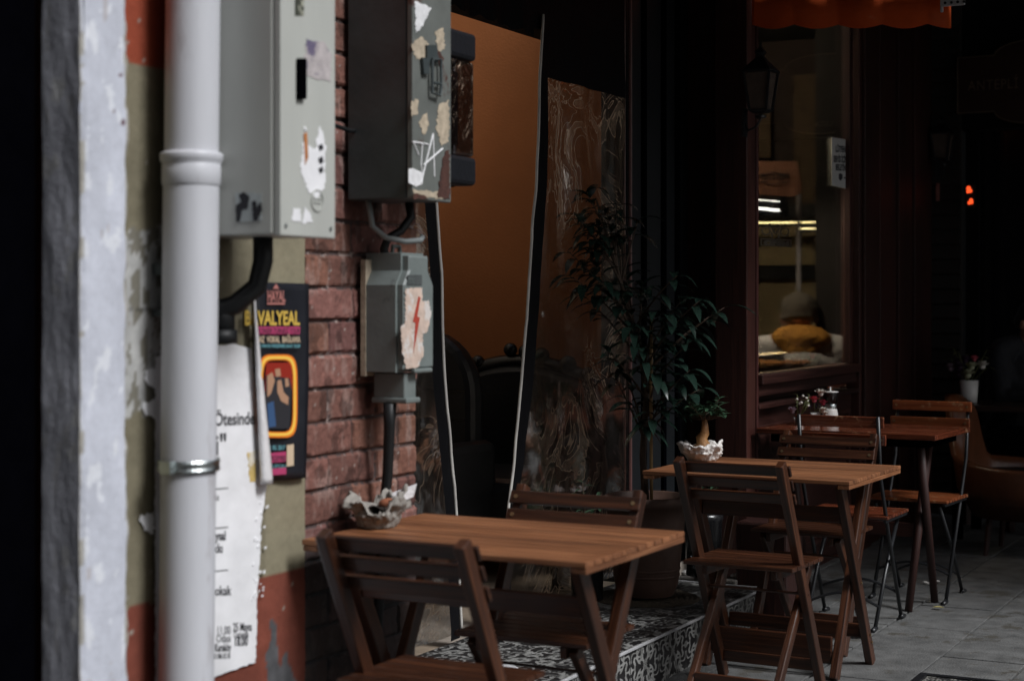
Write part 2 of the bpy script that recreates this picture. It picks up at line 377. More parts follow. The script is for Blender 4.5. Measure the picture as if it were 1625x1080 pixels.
# ================================================================== SETTING: ground
g = MB(); g.box(-60, 60, -60, 60, -.30, -.03); struct(g.build('ground', M('dark joint sand', (.03,.03,.03), .9)))
pv = MB(); rnd = random.Random(3)
xs = [-3.0, -2.79, -2.46, -2.125, -1.79, -1.455, -1.147, -.83, -.5, -.17, .16, .5, .84, 1.18, 1.52, 1.86, 2.2, 2.6, 3.0]
for i in range(len(xs)-1):
    yy = 1.66 + (0.0 if i % 2 else .012)
    while yy < 10.4:
        L = .508; h = rnd.uniform(-.002, .0015); t1, t2 = rnd.uniform(-.0015, .0015), rnd.uniform(-.0015, .0015)
        a, b, c, d = xs[i]+.0045, xs[i+1]-.0045, yy+.0045, yy+L-.0045
        if -1.5 < a < -.85 and c < 5.905 < d: c = 5.905
        if not (-1.5 < a < -.85 and c > 5.1 and d < 5.91):
            vs = [(a,c,-.04),(b,c,-.04),(b,d,-.04),(a,d,-.04),(a,c,h+t1),(b,c,h+t2),(b,d,h-t1),(a,d,h-t2)]
            pv.add(vs, [(0,3,2,1),(4,5,6,7),(0,1,5,4),(1,2,6,5),(2,3,7,6),(3,0,4,7)])
        yy += L
MT['slab'] = M('grey paving slab', (.115,.116,.114), .62, var=.38, scale=9, bump=.5, bscale=130, c2=(.07,.065,.055), thr=.58)
struct(pv.build('pavement', 'slab', bevel=.002))
# access cover set in the pavement
ac = thing('access_cover', 'square access cover with dark metal frame and pale pebbled top', 'manhole cover')
q = MB(); x0, x1, y0, y1 = -1.452, -.84, 5.22, 5.90
# frame
for a in ((x0, x1, y1-.03, y1), (x0, x1, y0, y0+.03), (x0, x0+.03, y0+.03, y1-.03), (x1-.03, x1, y0+.03, y1-.03)): q.box(*a, -.03, .006)
q.build('frame', 'black_metal', ac)
m, t, b = nodes('pale pebbles'); tc = N(t, 'ShaderNodeTexCoord'); vo = N(t, 'ShaderNodeTexVoronoi', Scale=75.0); t.links.new(tc.outputs['Object'], vo.inputs['Vector'])
t.links.new(ramp(t, vo.outputs['Distance'], [(.25, (.30,.29,.26)), (.55, (.03,.03,.03))]), b.inputs['Base Color'])
bp = N(t, 'ShaderNodeBump', Strength=.8, Distance=.01); bp.invert = True; t.links.new(vo.outputs['Distance'], bp.inputs['Height']); t.links.new(bp.outputs[0], b.inputs['Normal'])
q = MB(); q.box(x0+.032, x1-.032, y0+.032, y1-.032, -.03, .001); q.build('pebble_top', m, ac)

# ================================================================== LEFT: pillar
def pil_h(y, z):
    e = min(y - 2.579, 2.73 - y)
    return .006 * fnoise(y*5, z*2.2, 1) + (-.010 * max(0, 1 - e/.018) * (1 + .9*fnoise(y*20, z*14, 4)) if e < .018 else 0)
def pil_c(y, z):
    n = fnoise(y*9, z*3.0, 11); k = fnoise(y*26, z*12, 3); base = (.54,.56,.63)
    s = 1 + .16*n; c = [x*s for x in base]
    if k > .40: c = [.68,.70,.75]
    if fnoise(y*14, z*5, 31) > .56: c = [.46,.44,.46]
    crack = abs(z - (2.015 - .05*(y-2.6) + .012*fnoise(y*14, 2, 8)))
    if crack < .004 and y < 2.69: c = [.16,.15,.16]
    for (yy, zz, r) in ((2.71, 1.70, .006), (2.70, 1.80, .006), (2.68, 1.72, .004)):
        if (y-yy)**2 + (z-zz)**2 < r*r: c = [.10,.03,.04]
    if min(y-2.579, 2.73-y) < .010 + .006*k: c = [.36,.34,.30]
    return c
pillar = thing('pillar', 'whitewashed square concrete pillar next to the black shuttered doorway', 'pillar')
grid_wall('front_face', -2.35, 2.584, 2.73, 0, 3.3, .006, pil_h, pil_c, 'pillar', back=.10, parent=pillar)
mb = MB(); vs = []; cols = []; nx, nz = 18, 420
for i in range(nx):
    for j in range(nz):
        x = -2.452 + .100*i/(nx-1); z = 3.3*j/(nz-1)
        vs.append((x, 2.580 + .004*fnoise(x*12, z*4, 5), z))
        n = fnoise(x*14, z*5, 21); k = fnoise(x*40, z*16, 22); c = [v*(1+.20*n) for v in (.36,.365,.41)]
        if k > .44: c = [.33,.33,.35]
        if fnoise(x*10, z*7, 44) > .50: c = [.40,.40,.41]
        if abs(z - (2.02 + .02*fnoise(x*30, 1, 8))) < .004: c = [.05,.05,.05]
        cols.append(c)
mb.add(vs, [(i*nz+j, (i+1)*nz+j, (i+1)*nz+j+1, i*nz+j+1) for i in range(nx-1) for j in range(nz-1)])
o = len(mb.v); mb.add([(-2.452,2.594,0), (-2.352,2.594,0), (-2.352,2.594,3.3), (-2.452,2.594,3.3)], [(0,3,2,1)]); cols += [(.2,.2,.2)]*4
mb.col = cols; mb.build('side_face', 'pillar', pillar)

# dark doorway left of the pillar
dw = thing('dark_door', 'black shuttered doorway on the far side of the white pillar', 'door')
q = MB(); q.box(-2.60, -2.470, 1.2, 2.578, 0, 3.3); q.build('door_leaf', 'black', dw)
q = MB()
for k in range(7): q.box(-2.470, -2.462, 1.22 + k*.19, 1.235 + k*.19, 0, 3.3)
q.build('batten', 'black', dw)

# ================================================================== plaster wall
WX = -2.5
def pl_h(y, z): return .0022*fnoise(y*7, z*7, 2) + .0008*fnoise(y*30, z*30, 2)
def pl_c(y, z):
    n = fnoise(y*8, z*5, 6); n2 = fnoise(y*26, z*22, 9)
    zlo = .63 + .012*fnoise(y*9, 0, 3) - .0*(y); zhi = 1.865 + .006*n
    ol = (.185,.165,.112); og = (.17,.047,.030)
    if z < zlo: c = [v*(1+.25*n+.1*n2) for v in og]
    elif z > zhi: c = [v*(1+.12*n) for v in (.27,.055,.026)]
    else: c = [v*(1+.16*n+.08*n2) for v in ol]
    # lighter bare plaster right of the boxes
    if y > 3.42 and zlo < z < 1.5: c = [v*(1.28+.12*n) for v in ol]
    # peeled whitish patch beside the pipe
    if y < 3.05 and 1.08 + .08*n + .02*n2 + (y-2.9)*.5 < z < 1.50 + .02*n2 - .03*n:
        c = [v*(1+.25*n2) for v in (.40,.40,.39)]
        if fnoise(y*34, z*14, 77) > .12: c = [.17,.16,.13]
    # grey worn corner near the ground
    if y > 3.40 + .05*n and z < .42 + .14*n: c = [v*(1+.3*n2) for v in (.09,.09,.095)]
    if fnoise(y*60, z*60, 50) > .8: c = [.30,.28,.24]
    if abs(z - 1.30 - .01*n) < .0022 and y < 3.1: c = [v*.5 for v in c]
    return c
tag(grid_wall('plaster_wall', WX, 2.72, 3.592, 0, 3.3, .008, pl_h, pl_c, 'plaster'), 'plaster wall painted olive with orange red bands, behind the white downpipe', 'wall')
# ================================================================== brick pier
CR = .0905; BL = .235
def brick_id(y, z):
    zz = z + .004*fnoise(y*4, z*3, 12) - .006; r = math.floor(zz/CR); fz = zz/CR - r
    yy = y - 3.592 + (.5*BL if r % 2 else 0) + .004*fnoise(y*9, z*9, 13); c = math.floor(yy/BL); fy = yy/BL - c
    dz = min(fz, 1-fz)*CR; dy = min(fy, 1-fy)*BL
    return r, c, dz, dy
def br_h(y, z):
    r, c, dz, dy = brick_id(y, z); d = min(dz, dy) + .0022*fnoise(y*45, z*45, 1)
    e = max(0, min(1, (d-.003)/.006)); e = e*e*(3-2*e)
    rr = random.Random(r*71+c*13)
    return -.011 + e*(.009 + rr.uniform(-.003,.004)) + .003*fnoise(y*14, z*14, 5) + .0015*fnoise(y*50, z*50, 6)
def br_c(y, z):
    r, c, dz, dy = brick_id(y, z); d = min(dz, dy) + .003*fnoise(y*45, z*45, 1); rr = random.Random(r*71+c*13)
    t = rr.uniform(.72, 1.25); base = [.18*t, .082*t, .064*t*rr.uniform(.85,1.15)]
    n = fnoise(y*30, z*9, 15); n2 = fnoise(y*60, z*60, 17)
    if n > .14: k = min(.35, (n-.14)*1.0); base = [a*(1-k)+b*k for a, b in zip(base, (.36,.27,.24))]
    base = [a*(1+.25*n2) for a in base]
    if fnoise(y*12, z*10, 41) > .28: base = [a*.55 for a in base]
    if d < .004: base = [.075,.055,.052]
    if d < .005 and fnoise(y*22, z*30, 19) > .42: base = [.30,.24,.22]
    if fnoise(y*75, z*75, 50) > .8: base = [.36,.32,.29]
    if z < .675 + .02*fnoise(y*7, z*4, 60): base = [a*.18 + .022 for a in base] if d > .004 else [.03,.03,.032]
    return base
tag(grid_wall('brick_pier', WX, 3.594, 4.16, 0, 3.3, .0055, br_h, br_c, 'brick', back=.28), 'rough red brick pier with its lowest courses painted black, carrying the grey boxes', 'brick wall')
# upper house wall above the frame, and back walls that close the dark inside
q = MB(); q.box(-2.78, -2.452, -1, 4.158, 3.302, 6.5); q.box(-2.78, -2.45, 4.158, 11, 3.302, 3.45); q.box(-2.78, -2.602, -1, 2.70, 0, 3.30)
tag(q.build('upper_house_wall', M('dark render', (.10,.095,.09), .9)), 'plain upper house wall above the pier and the shop front', 'wall')

q = MB(); q.box(-7, 7, -3.2, -2.8, 0, 7.5); q.box(-7, -2.61, -2.79, -1.01, 0, 7.5)  # unseen house added to cut the low light from behind the camera
for x in (-1.2, 1.2, 3.6):
    for z in (1.0, 4.0): q.box(x-.6, x+.6, -2.799, -2.74, z-.08, z); q.box(x-.5, x+.5, -2.799, -2.77, z, z+1.6)
tag(q.build('light_block_house', M('dark stone house front', (.09,.085,.08), .9)), 'unseen dark house front added behind the viewpoint to block low light', 'house')
# ================================================================== downpipe
pc = (-2.405, 3.0)
dp = thing('downpipe', 'fat white plastic downpipe running from top to bottom beside the pillar', 'drain pipe', (pc[0], pc[1], 0))
q = MB()
zs = 1.32 + (481-265)*3.785/2625
lean = lambda z: (z-1.3)*.010
def ring(r, z): return (r, z)
def leanfn(p, a, r, z): return Vector((p.x + lean(z)*.885, p.y + lean(z)*.465, p.z))
q.lathe([(.062, -.02), (.0635, zs-.045), (.0635, zs-.043)], 48, fn=leanfn, cap=False); q.build('lower_pipe', 'pipe', dp, smooth=True)
q = MB(); q.lathe([(.0645, zs-.044), (.0668, zs-.040), (.0668, zs+.004), (.0655, zs+.006), (.071, zs+.012), (.0715, zs+.026), (.070, zs+.030), (.062, zs+.033)], 48, fn=leanfn, cap=False); q.build('socket', 'pipe', dp, smooth=True)
q = MB(); q.lathe([(.0615, zs+.028), (.0615, 3.6)], 48, fn=leanfn, cap=False); q.build('upper_pipe', 'pipe', dp, smooth=True)
cl = MB(); zc = .952; cl.lathe([(.0655, zc-.013), (.0705, zc-.013), (.0725, zc-.009), (.0705, zc-.004), (.0705, zc+.004), (.0725, zc+.009), (.0705, zc+.013), (.0655, zc+.013)], 40, fn=leanfn, cap=False)
cl.box(-.014, .014, -.088, -.066, zc-.014, zc+.014); cl.tube([(-.02,-.078,zc), (.02,-.078,zc)], .006, 8); cl.box(-.02,.02,.060,.084, zc-.012, zc+.012)
cl.tube([(-.09, .03, zc), (-.055, .03, zc)], .006, 8)
cl.build('pipe_clamp', 'steel', dp)

# ================================================================== beige meter cabinet
cb = thing('meter_cabinet', 'tall beige steel meter cabinet with torn stickers beside the downpipe', 'electric cabinet')
ya, yb = 3.064, 3.285; zb0 = 1.476
q = MB(); q.box(-2.485, -2.222, ya, yb, zb0, 2.75); q.build('body', 'cabinet', cb, bevel=.004)
q = MB(); q.box(-2.219, -2.200, ya+.002, yb+.002, zb0-.003, 2.75); dr = q.build('door', 'cabinet', cb, bevel=.003)
fx = -2.1995
q = MB(); decal(q, [(469,93),(481,93),(481,158),(469,158)], fx-.001, .012); h = q.build('handle', MT['black'], dr, bevel=.003)
q = MB(); decal(q, [(468,-30),(482,-30),(482,25),(468,25)], fx, .001); q.build('label_plate', M('printed label', (.05,.055,.04), .5, c2=(.35,.35,.28), scale=60, thr=.5), dr)
q = MB(); decal(q, ragged([(486,62),(515,68),(526,85),(524,130),(500,125),(482,118)], 2, 4, 5), fx); q.build('torn_sticker', M('worn purple and cream sticker', (.44,.40,.40), .7, c2=(.12,.10,.17), scale=28, thr=.53, bump=.2), dr)
q = MB(); decal(q, ragged([(484,200),(488,230),(500,236),(508,200),(516,230),(514,300),(500,318),(488,300),(478,268)], 2.5, 4, 2), fx)
decal(q, ragged([(464,330),(477,332),(478,352),(463,350)], 1.5, 4, 6), fx); decal(q, ragged([(482,328),(490,336),(497,352),(480,355)], 1.5, 4, 7), fx); q.build('torn_sticker', 'paper', dr)
q = MB(); decal(q, [(482,212),(487,210),(489,250),(484,262)], fx+.001); q.build('orange_scrap', M('orange sticker scrap', (.42,.16,.05), .7), dr)
q = MB()
for (a, b_) in ((232,1),(252,2),(268,1)): decal(q, ragged([(505,a),(511,a-4),(513,a+5),(507,a+8)], 1, 2, a), fx+.0012)
q.build('print_marks', 'ink', dr)
q = MB(); yc, zc2 = onx(503, 318, fx)
q.lathe([(.0225,0),(.026,0),(.026,.003),(.0225,.003),(.0225,0)], 32, cap=False, T=Matrix.Translation((fx-.0005, yc, zc2)) @ Matrix.Rotation(R(90), 4, 'Y'))
q.box(fx-.0005, fx+.002, yc-.017, yc+.017, zc2+.003, zc2+.006); q.box(fx-.0005, fx+.002, yc-.015, yc+.015, zc2-.006, zc2-.003)
q.build('lock_cover', 'cabinet', dr)
# black and white scrap on the side that faces the street's end
def dec_y(mb, pts, Y, th=.001):
    mb.prism([(ony(a, b, Y)[0], Y, ony(a, b, Y)[1]) for a, b in pts], (0, -1, 0), th)
q = MB(); dec_y(q, ragged([(374,306),(415,307),(416,350),(376,352)], 1.2, 4, 1), ya-.0008); s = q.build('scrap_sticker', M('pale torn sticker', (.42,.46,.46), .7), cb)
q = MB(); dec_y(q, ragged([(379,308),(388,305),(396,313),(392,332),(384,333),(381,352),(375,352),(374,326),(383,320)], .8, 3, 2), ya-.0020)
dec_y(q, ragged([(400,320),(406,318),(408,330),(413,320),(416,333),(408,350),(402,349)], .8, 3, 3), ya-.0020); q.build('ink_letters', 'ink', s)
q = MB()
for zz in (1.62, 2.02, 2.42): q.tube([(-2.2155, yb+.004, zz-.03), (-2.2155, yb+.004, zz+.03)], .006, 8)
build_each(q, 'hinge', 'cabinet', cb)
q = MB()
for (yy, zz) in ((ya+.02, zb0+.02), (yb-.02, zb0+.02)): q.tube([(fx-.0005, yy, zz), (fx+.002, yy, zz)], .005, 10)
build_each(q, 'screw', 'steel', cb)
# black conduit under the cabinet
q = MB(); P = [(-2.34,3.19,1.49),(-2.34,3.19,1.42),(-2.35,3.18,1.36),(-2.39,3.145,1.315),(-2.43,3.11,1.30),(-2.47,3.09,1.295)]
q.tube(P, .024, 16); q.tube([(-2.42,3.135,1.245),(-2.42,3.135,1.325)], .032, 16); q.tube([(-2.42,3.135,1.225),(-2.42,3.135,1.258)], .038, 16)
tag(q.build('cable_conduit', 'cable', smooth=True), 'thick black conduit bending out of the beige cabinet towards the wall', 'cable conduit')
q = MB(); q.box(-2.498, -2.47, 2.98, 3.18, 1.385, 1.41); q.box(-2.498, -2.47, 2.98, 3.16, 1.29, 1.305)
tag(q.build('wall_bracket', 'box_dark'), 'dark steel bracket on the olive wall under the beige cabinet', 'bracket')
# ================================================================== grey switch box with graffiti
sb = thing('switch_box', 'large dark grey steel box with peeling front and white spray tag', 'electric cabinet')
y0, y1, zb = 3.776, 3.978, 1.60
q = MB(); q.box(-2.488, -2.300, y0, y1, zb, 2.62); q.build('body', 'box_dark', sb, bevel=.004)
q = MB(); q.box(-2.298, -2.280, y0-.002, y1+.002, zb-.002, 2.62); fr_ = q.build('door', 'box_grey', sb, bevel=.003); X = -2.2795
q = MB()
for i, pts in enumerate(([(653,70),(668,58),(680,70),(672,92),(660,95)], [(690,50),(703,44),(706,78),(694,85)], [(652,160),(663,158),(662,182),(653,186)], [(664,196),(676,178),(680,200),(672,214)], [(696,168),(712,158),(712,225),(700,232),(692,200)], [(656,300),(700,306),(706,314),(658,315)])):
    decal(q, ragged(pts, 2.0, 3, i), X)
build_each(q, 'peeled_patch', 'tan_paint', fr_)
q = MB(); decal(q, ragged([(706,240),(713,238),(714,316),(694,314),(700,270)], 1.8, 3, 9), X+.001); decal(q, ragged([(694,78),(704,92),(702,110),(697,104)], 1.2, 3, 11), X+.001); decal(q, ragged([(655,306),(672,309),(680,315),(656,316)],1.5,3,12), X+.0015); build_each(q, 'rust_patch', 'rust', fr_)
q = MB(); decal(q, ragged([(658,2),(684,12),(672,38),(660,52)], 1.6, 3, 4), X)
decal(q, [(648,268),(655,267),(672,275),(670,292),(660,296),(648,290)], X); build_each(q, 'white_patch', 'white_paint', fr_)
def stroke(mb, pts, w, X, mi=0):
    q = [Vector(onx(a, b, X)) for a, b in pts]; k = w
    mb.tube([(X+.0005, p.x, p.y) for p in q], k, 6, mi)
q = MB()
stroke(q, [(654,225),(678,229),(680,231)], .0026, X); stroke(q, [(656,226),(664,246)], .0026, X)
stroke(q, [(670,228),(668,262),(670,278)], .002, X); stroke(q, [(668,290),(676,256),(687,212)], .0026, X); stroke(q, [(687,212),(689,280)], .0026, X); stroke(q, [(672,262),(688,248),(702,236)], .0028, X)
q.build('spray_tag', 'white_paint', fr_)
q = MB(); # hasp
stroke(q, [(678,95),(676,86),(688,84),(694,92)], .005, X+.002)
T_ = lambda px, py, dx=.012: (X+dx,) + onx(px, py, X)
q.tube([T_(680,95), T_(680,148), T_(692,152), T_(694,140), T_(694,95), T_(680,95)], .0045, 8); q.tube([T_(682,132), T_(694,134)], .004, 8)
decal(q, [(674,72),(690,72),(692,100),(674,100)], X, .008); decal(q, [(666,92),(676,92),(677,118),(668,118)], X, .010)
q.build('hasp', 'box_dark', fr_)
q = MB()
for zz in (1.72, 2.10): q.tube([(-2.292, y1+.004, zz-.03), (-2.292, y1+.004, zz+.03)], .006, 8)
build_each(q, 'hinge', 'box_grey', sb)
# black meter with a clear cover
mt = thing('plastic_meter_box', 'narrow black box with a scratched clear cover behind the large grey box', 'electric meter')
q = MB(); q.box(-2.486, -2.395, 3.998, 4.215, 1.66, 2.10); q.build('body', 'black', mt, bevel=.006)
q = MB(); q.box(-2.393, -2.325, 4.002, 4.210, 1.66, 1.742); q.box(-2.393, -2.325, 4.002, 4.210, 2.02, 2.10); build_each(q, 'end_cap', M('dark blue black plastic', (.006,.007,.010), .45), mt, bevel=.012)
q = MB(); q.box(-2.393, -2.332, 4.004, 4.206, 1.744, 2.018); q.build('clear_cover', 'box_glass', mt, bevel=.008)
q = MB(); q.box(-2.3945, -2.372, 4.03, 4.18, 1.78, 1.99); q.build('meter_plate', M('plum plate', (.06,.03,.035), .4), mt)
# ================================================================== fuse box
fb = thing('fuse_box', 'small grey fuse box with a torn lightning bolt sticker on the bricks', 'fuse box')
y0, y1 = 3.845, 4.012; fxx = -2.352
def octo(x, k): # front outline with tapered shoulders
    zt = 1.455; zb = 1.135
    return [(x, y0+k, zb+k), (x, y1-k, zb+k), (x, y1-k, zt-.085), (x, y1-.028-k, zt-.045), (x, y1-.028-k, zt-k), (x, y0+.028+k, zt-k), (x, y0+.028+k, zt-.045), (x, y0+k, zt-.085)]
q = MB(); lay = [octo(-2.488,-.004), octo(-2.375,-.004), octo(-2.3745,.004), octo(-2.357,.004), octo(-2.352,.010)]
for i in range(len(lay)-1):
    q.add(lay[i]+lay[i+1], [(k, (k+1)%8, 8+(k+1)%8, 8+k) for k in range(8)])
q.add(lay[-1], [tuple(range(8))]); q.add(lay[0], [tuple(range(8))[::-1]]); fbody = q.build('body', 'fuse_grey', fb, bevel=.002)
q = MB(); q.tube([(-2.42, y0+.05, 1.45), (-2.42, y0+.055, 1.478), (-2.42, y0+.09, 1.478), (-2.42, y0+.095, 1.45)], .006, 8); q.build('hanging_loop', 'fuse_grey', fb)
q = MB(); q.box(-2.47, -2.37, y0+.035, y1-.07, 1.045, 1.128); q.box(-2.475, -2.36, y0+.03, y1-.062, 1.045, 1.06); q.box(-2.36, -2.345, y0+.05, y1-.02, 1.128, 1.140); q.build('cable_gland', 'fuse_grey', fb, bevel=.004)
q = MB(); q.box(-2.486, -2.47, y0-.006, y1, 1.12, 1.44); q.build('rusty_backplate', 'tan_paint', fb)
X = fxx+.0005
q = MB(); decal(q, ragged([(643,458),(669,456),(670,478),(680,476),(684,500),(676,528),(670,530),(672,560),(664,582),(644,585),(638,556),(636,518),(643,512)], 1.4, 3, 3), X); st = q.build('warning_sticker', M('torn cream sticker', (.55,.43,.36), .8, c2=(.62,.58,.55), scale=30, thr=.55, bump=.2), fb)
q = MB(); decal(q, [(664,470),(667,472),(662,502),(666,504),(656,560),(659,512),(655,510)], X+.001); q.build('lightning_bolt', 'red_ink', st)
q = MB(); decal(q, [(646,436),(669,436),(669,452),(646,452)], X, .0015); np_ = q.build('name_plate', M('cast plate', (.08,.09,.09), .5), fb)
q = MB(); yy, zz = onx(648, 449, X+.0015); text_mb(q, 'EGTAŞ', .019, (X+.0020, yy, zz), (0,1,0), (0,0,1), sx=.55); q.build('raised_lettering', 'fuse_grey', np_)
# cables
q = MB(); A = Vector((-2.42, 3.885, 1.045)); q.tube([A, (-2.425,3.89,.98), (-2.44,3.905,.85), (-2.46,3.91,.7), (-2.47,3.90,.4), (-2.47,3.90,0)], [.019,.016,.015,.015,.015,.015], 12)
tag(q.build('supply_cable', 'cable', smooth=True), 'thick dark cable running down the bricks from the fuse box', 'cable')
q = MB(); q.tube([(-2.44,3.80,1.62),(-2.43,3.81,1.53),(-2.41,3.845,1.50),(-2.38,3.90,1.49),(-2.36,3.95,1.495),(-2.37,3.975,1.505)], .008, 10)
tag(q.build('looped_cable', 'grey_cable', smooth=True), 'pale grey cable loop hanging under the large grey box', 'cable')
q = MB(); q.tube([(-2.40,3.95,1.61),(-2.395,3.955,1.56),(-2.41,3.925,1.52),(-2.43,3.89,1.50),(-2.44,3.885,1.47),(-2.43,3.885,1.43)], .012, 10)
tag(q.build('link_cable', 'cable', smooth=True), 'black cable linking the large grey box to the fuse box below', 'cable')
q = MB(); q.tube([(-2.46,3.585,1.80),(-2.462,3.75,1.785),(-2.47,3.80,1.79)], .006, 8); tag(q.build('wall_wire', 'cable'), 'thin black wire crossing the bricks into the large grey box', 'wire')

# ================================================================== posters
X = -2.4945
wp = thing('white_poster', 'tall white printed paper poster half hidden by the downpipe', 'poster')
q = MB(); out = ragged([(246,566),(300,552),(340,549),(372,545),(398,552),(404,600),(411,700),(412,752),(424,760),(420,790),(414,830),(412,880),(408,930),(405,1050),(380,1058),(330,1078),(246,1100)], 1.2, 5, 8)
pts = [onx(a, b, X) for a, b in out]; q.prism([(X, y, z) for y, z in pts], (1,0,0), .0012); q.build('sheet', 'paper', wp)
q = MB(); 
for i, c in enumerate([(228,590),(222,820),(226,640)]):
    a, b = c; decal(q, ragged([(a,b),(a+22,b-8),(a+22,b+26),(a+6,b+20)], 3, 4, 30+i), X-.001)
build_each(q, 'paper_remnant', 'paper', wp)
q = MB()
def tx(s, px0, px1, base, capy, slope=-.04, X=X+.0018, font_h=.72, mb=None, mi=0, off=.0):
    """set a word between two photo columns on the wall plane"""
    (ya_, za), (yb_, zb_) = onx(px0, base, X), onx(px1, base + slope*(px1-px0), X)
    h = abs(onx(px0, capy, X)[1] - za); size = h / font_h
    cu = bpy.data.curves.new('m', 'FONT'); cu.body = s; cu.size = size; oo = bpy.data.objects.new('m', cu); C.objects.link(oo)
    bpy.context.view_layer.update(); wdt = max(oo.dimensions.x, 1e-3); bpy.data.objects.remove(oo); bpy.data.curves.remove(cu)
    sx = (yb_-ya_)/wdt
    xd = Vector((0, 1, (zb_-za)/(yb_-ya_)))
    text_mb(mb if mb is not None else q, s, size, (X, ya_, za), xd, (0,0,1), sx=sx, mi=mi, off=off)
tx('Ötesinde', 340, 403, 675, 654, off=.0008); tx('zi"', 326, 358, 722, 688, off=.001); tx('Beyoğlu', 305, 346, 795, 782); tx('Baysal', 331, 357, 857, 842, off=.0006); tx('Hakkı', 325, 352, 877, 862, off=.0006)
tx('Cadde Sokak', 296, 366, 946, 930, off=.0005)
tx('kat gölgesi 11.00', 296, 365, 1008, 994); tx('Mimarlar Odası', 303, 365, 1020, 1007); tx('Karaköy', 341, 366, 1033, 1020, off=.0005); tx('25 Mayıs', 370, 399, 1001, 987, off=.0004); tx('Çarşamba', 371, 394, 1011, 1001); tx('18.00', 371, 391, 1024, 1009, off=.0008); tx('0533 086 02 50', 334, 365, 1045, 1036)
for yy in (776, 838, 906): decal(q, [(328,yy),(362,yy-3),(362,yy-1.5),(328,yy+1.8)], X+.0015, .0005)
q.build('lettering', 'ink', wp)
q = MB(); decal(q, ragged([(392,718),(405,715),(406,764),(396,764)], 2, 4, 3), X+.0014, .0006); q.build('yellow_stain_paper', M('yellowed paper', (.50,.36,.12), .8, c2=(.65,.6,.5), thr=.55, scale=20), wp)
q = MB(); rnd = random.Random(5)
for i in range(26):
    a, b = rnd.uniform(407, 425), rnd.uniform(765, 955); a -= (b-765)*.05; s = rnd.uniform(1.0, 3.2)
    decal(q, [(a,b),(a+s,b-s*.6),(a+s*.8,b+s),(a-s*.3,b+s*1.2)], X+.001, .003)
q.build('torn_flake', 'paper', wp)
X2 = -2.482
bp_ = thing('black_poster', 'black concert poster with gold lettering and a curled white edge', 'poster')
q = MB()
cols_ = 12; rows = 26; vs = []
for i in range(cols_+1):
    for j in range(rows+1):
        u, v = i/cols_, j/rows; pxl = 404+ v*14; pxr = 490 - 8*max(0, v-.5)*1.2; px = pxl+(pxr-pxl)*u; top = 447+3*u; bot = 764-6*u; py = top+(bot-top)*v
        xx = X2 + .004*math.sin(u*5+v*4) + .002*fnoise(u*3, v*6, 1) - .006
        y, z = onx(px, py, xx); vs.append((xx, y, z))
q.add(vs, [(i*(rows+1)+j, (i+1)*(rows+1)+j, (i+1)*(rows+1)+j+1, i*(rows+1)+j+1) for i in range(cols_) for j in range(rows)])
o_ = q.build('sheet', 'poster_black', bp_, smooth=True); md = o_.modifiers.new('t', 'SOLIDIFY'); md.thickness = .0008
X3 = -2.4795
q = MB(); tx('BAVALYEAL', 388, 474, 515, 492, slope=0, X=X3, mb=q, off=.0014, mi=0)
q.build('gold_title', 'gold_ink', bp_)
q = MB(); decal(q, [(407,518),(476,518),(476,530),(407,530)], X3, .0004); decal(q, [(423,719),(454,716),(454,732),(423,734)], X3, .0004); decal(q, [(423,744),(454,741),(454,752),(423,754)], X3, .0004); bl = build_each(q, 'pink_band', 'pink_ink', bp_)[0]
q = MB(); tx('KONSER TURNESİ TOUR', 409, 475, 529, 520, slope=0, X=X3+.0006, mb=q); tx('PERŞEMBE', 424, 453, 731, 722, slope=0, X=X3+.0006, mb=q); q.build('band_lettering', 'ink', bl)
q = MB(); tx('SAZ  VOKAL  BAĞLAMA', 408, 476, 543, 533, slope=0, X=X3, mb=q, off=.0004); decal(q, [(455,706),(466,704),(466,738),(455,740)], X3, .0005); q.build('cream_lettering', 'cream_ink', bp_)
q = MB(); tx('25 MAYIS PERŞEMBE SAAT 22.00', 410, 476, 551, 546, slope=0, X=X3, mb=q, off=.0003); tx('22. 05. 2017', 424, 452, 713, 706, slope=0, X=X3, mb=q, off=.0003); tx('KUPON', 426, 453, 742, 736, slope=0, X=X3, mb=q); q.build('cyan_lettering', 'cyan_ink', bp_)
q = MB(); tx('HAYAL', 424, 452, 478, 460, slope=0, X=X3, mb=q, off=.001)
decal(q, [(424,480),(452,480),(452,483),(424,483)], X3, .0004); decal(q, [(433,458),(438,450),(443,458)], X3, .0004); q.build('logo', 'rose_ink', bp_)
q = MB()
def rr_ring(cx, cy_, hw, hh, r, w, n=40):
    pts = []
    for k in range(n):
        a = 2*math.pi*k/n; ca, sa = math.cos(a), math.sin(a); e = .42
        pts.append((cx + hw*math.copysign(abs(ca)**e, ca), cy_ + hh*math.copysign(abs(sa)**e, sa)))
    return pts
def ringp(mb, cx, cy_, hw, hh, w, X, n=44):
    a = rr_ring(cx, cy_, hw, hh, 0, 0, n); b = rr_ring(cx, cy_, hw-w*.8, hh-w, 0, 0, n); o = len(mb.v)
    vs = [(X,)+onx(*p, X) for p in a] + [(X,)+onx(*p, X) for p in b]
    mb.add(vs, [(k, (k+1)%n, n+(k+1)%n, n+k) for k in range(n)])
ringp(q, 441, 628, 31, 66, 9, X3+.0002); q.build('orange_frame', 'fire_ink', bp_)
q = MB(); ringp(q, 441, 628, 28.5, 63, 4, X3+.0008); q.build('yellow_glow', 'yellow_ink', bp_)
q = MB(); decal(q, [(422,575),(462,575),(464,600),(463,620),(440,632),(420,620)], X3-.0004, .0004); q.build('red_backdrop', 'crimson_ink', bp_)
q = MB(); decal(q, [(422,595),(460,600),(463,620),(460,680),(420,680)], X3+.0001, .0003); pic = q.build('picture_of_group', 'ink', bp_)
q = MB(); 
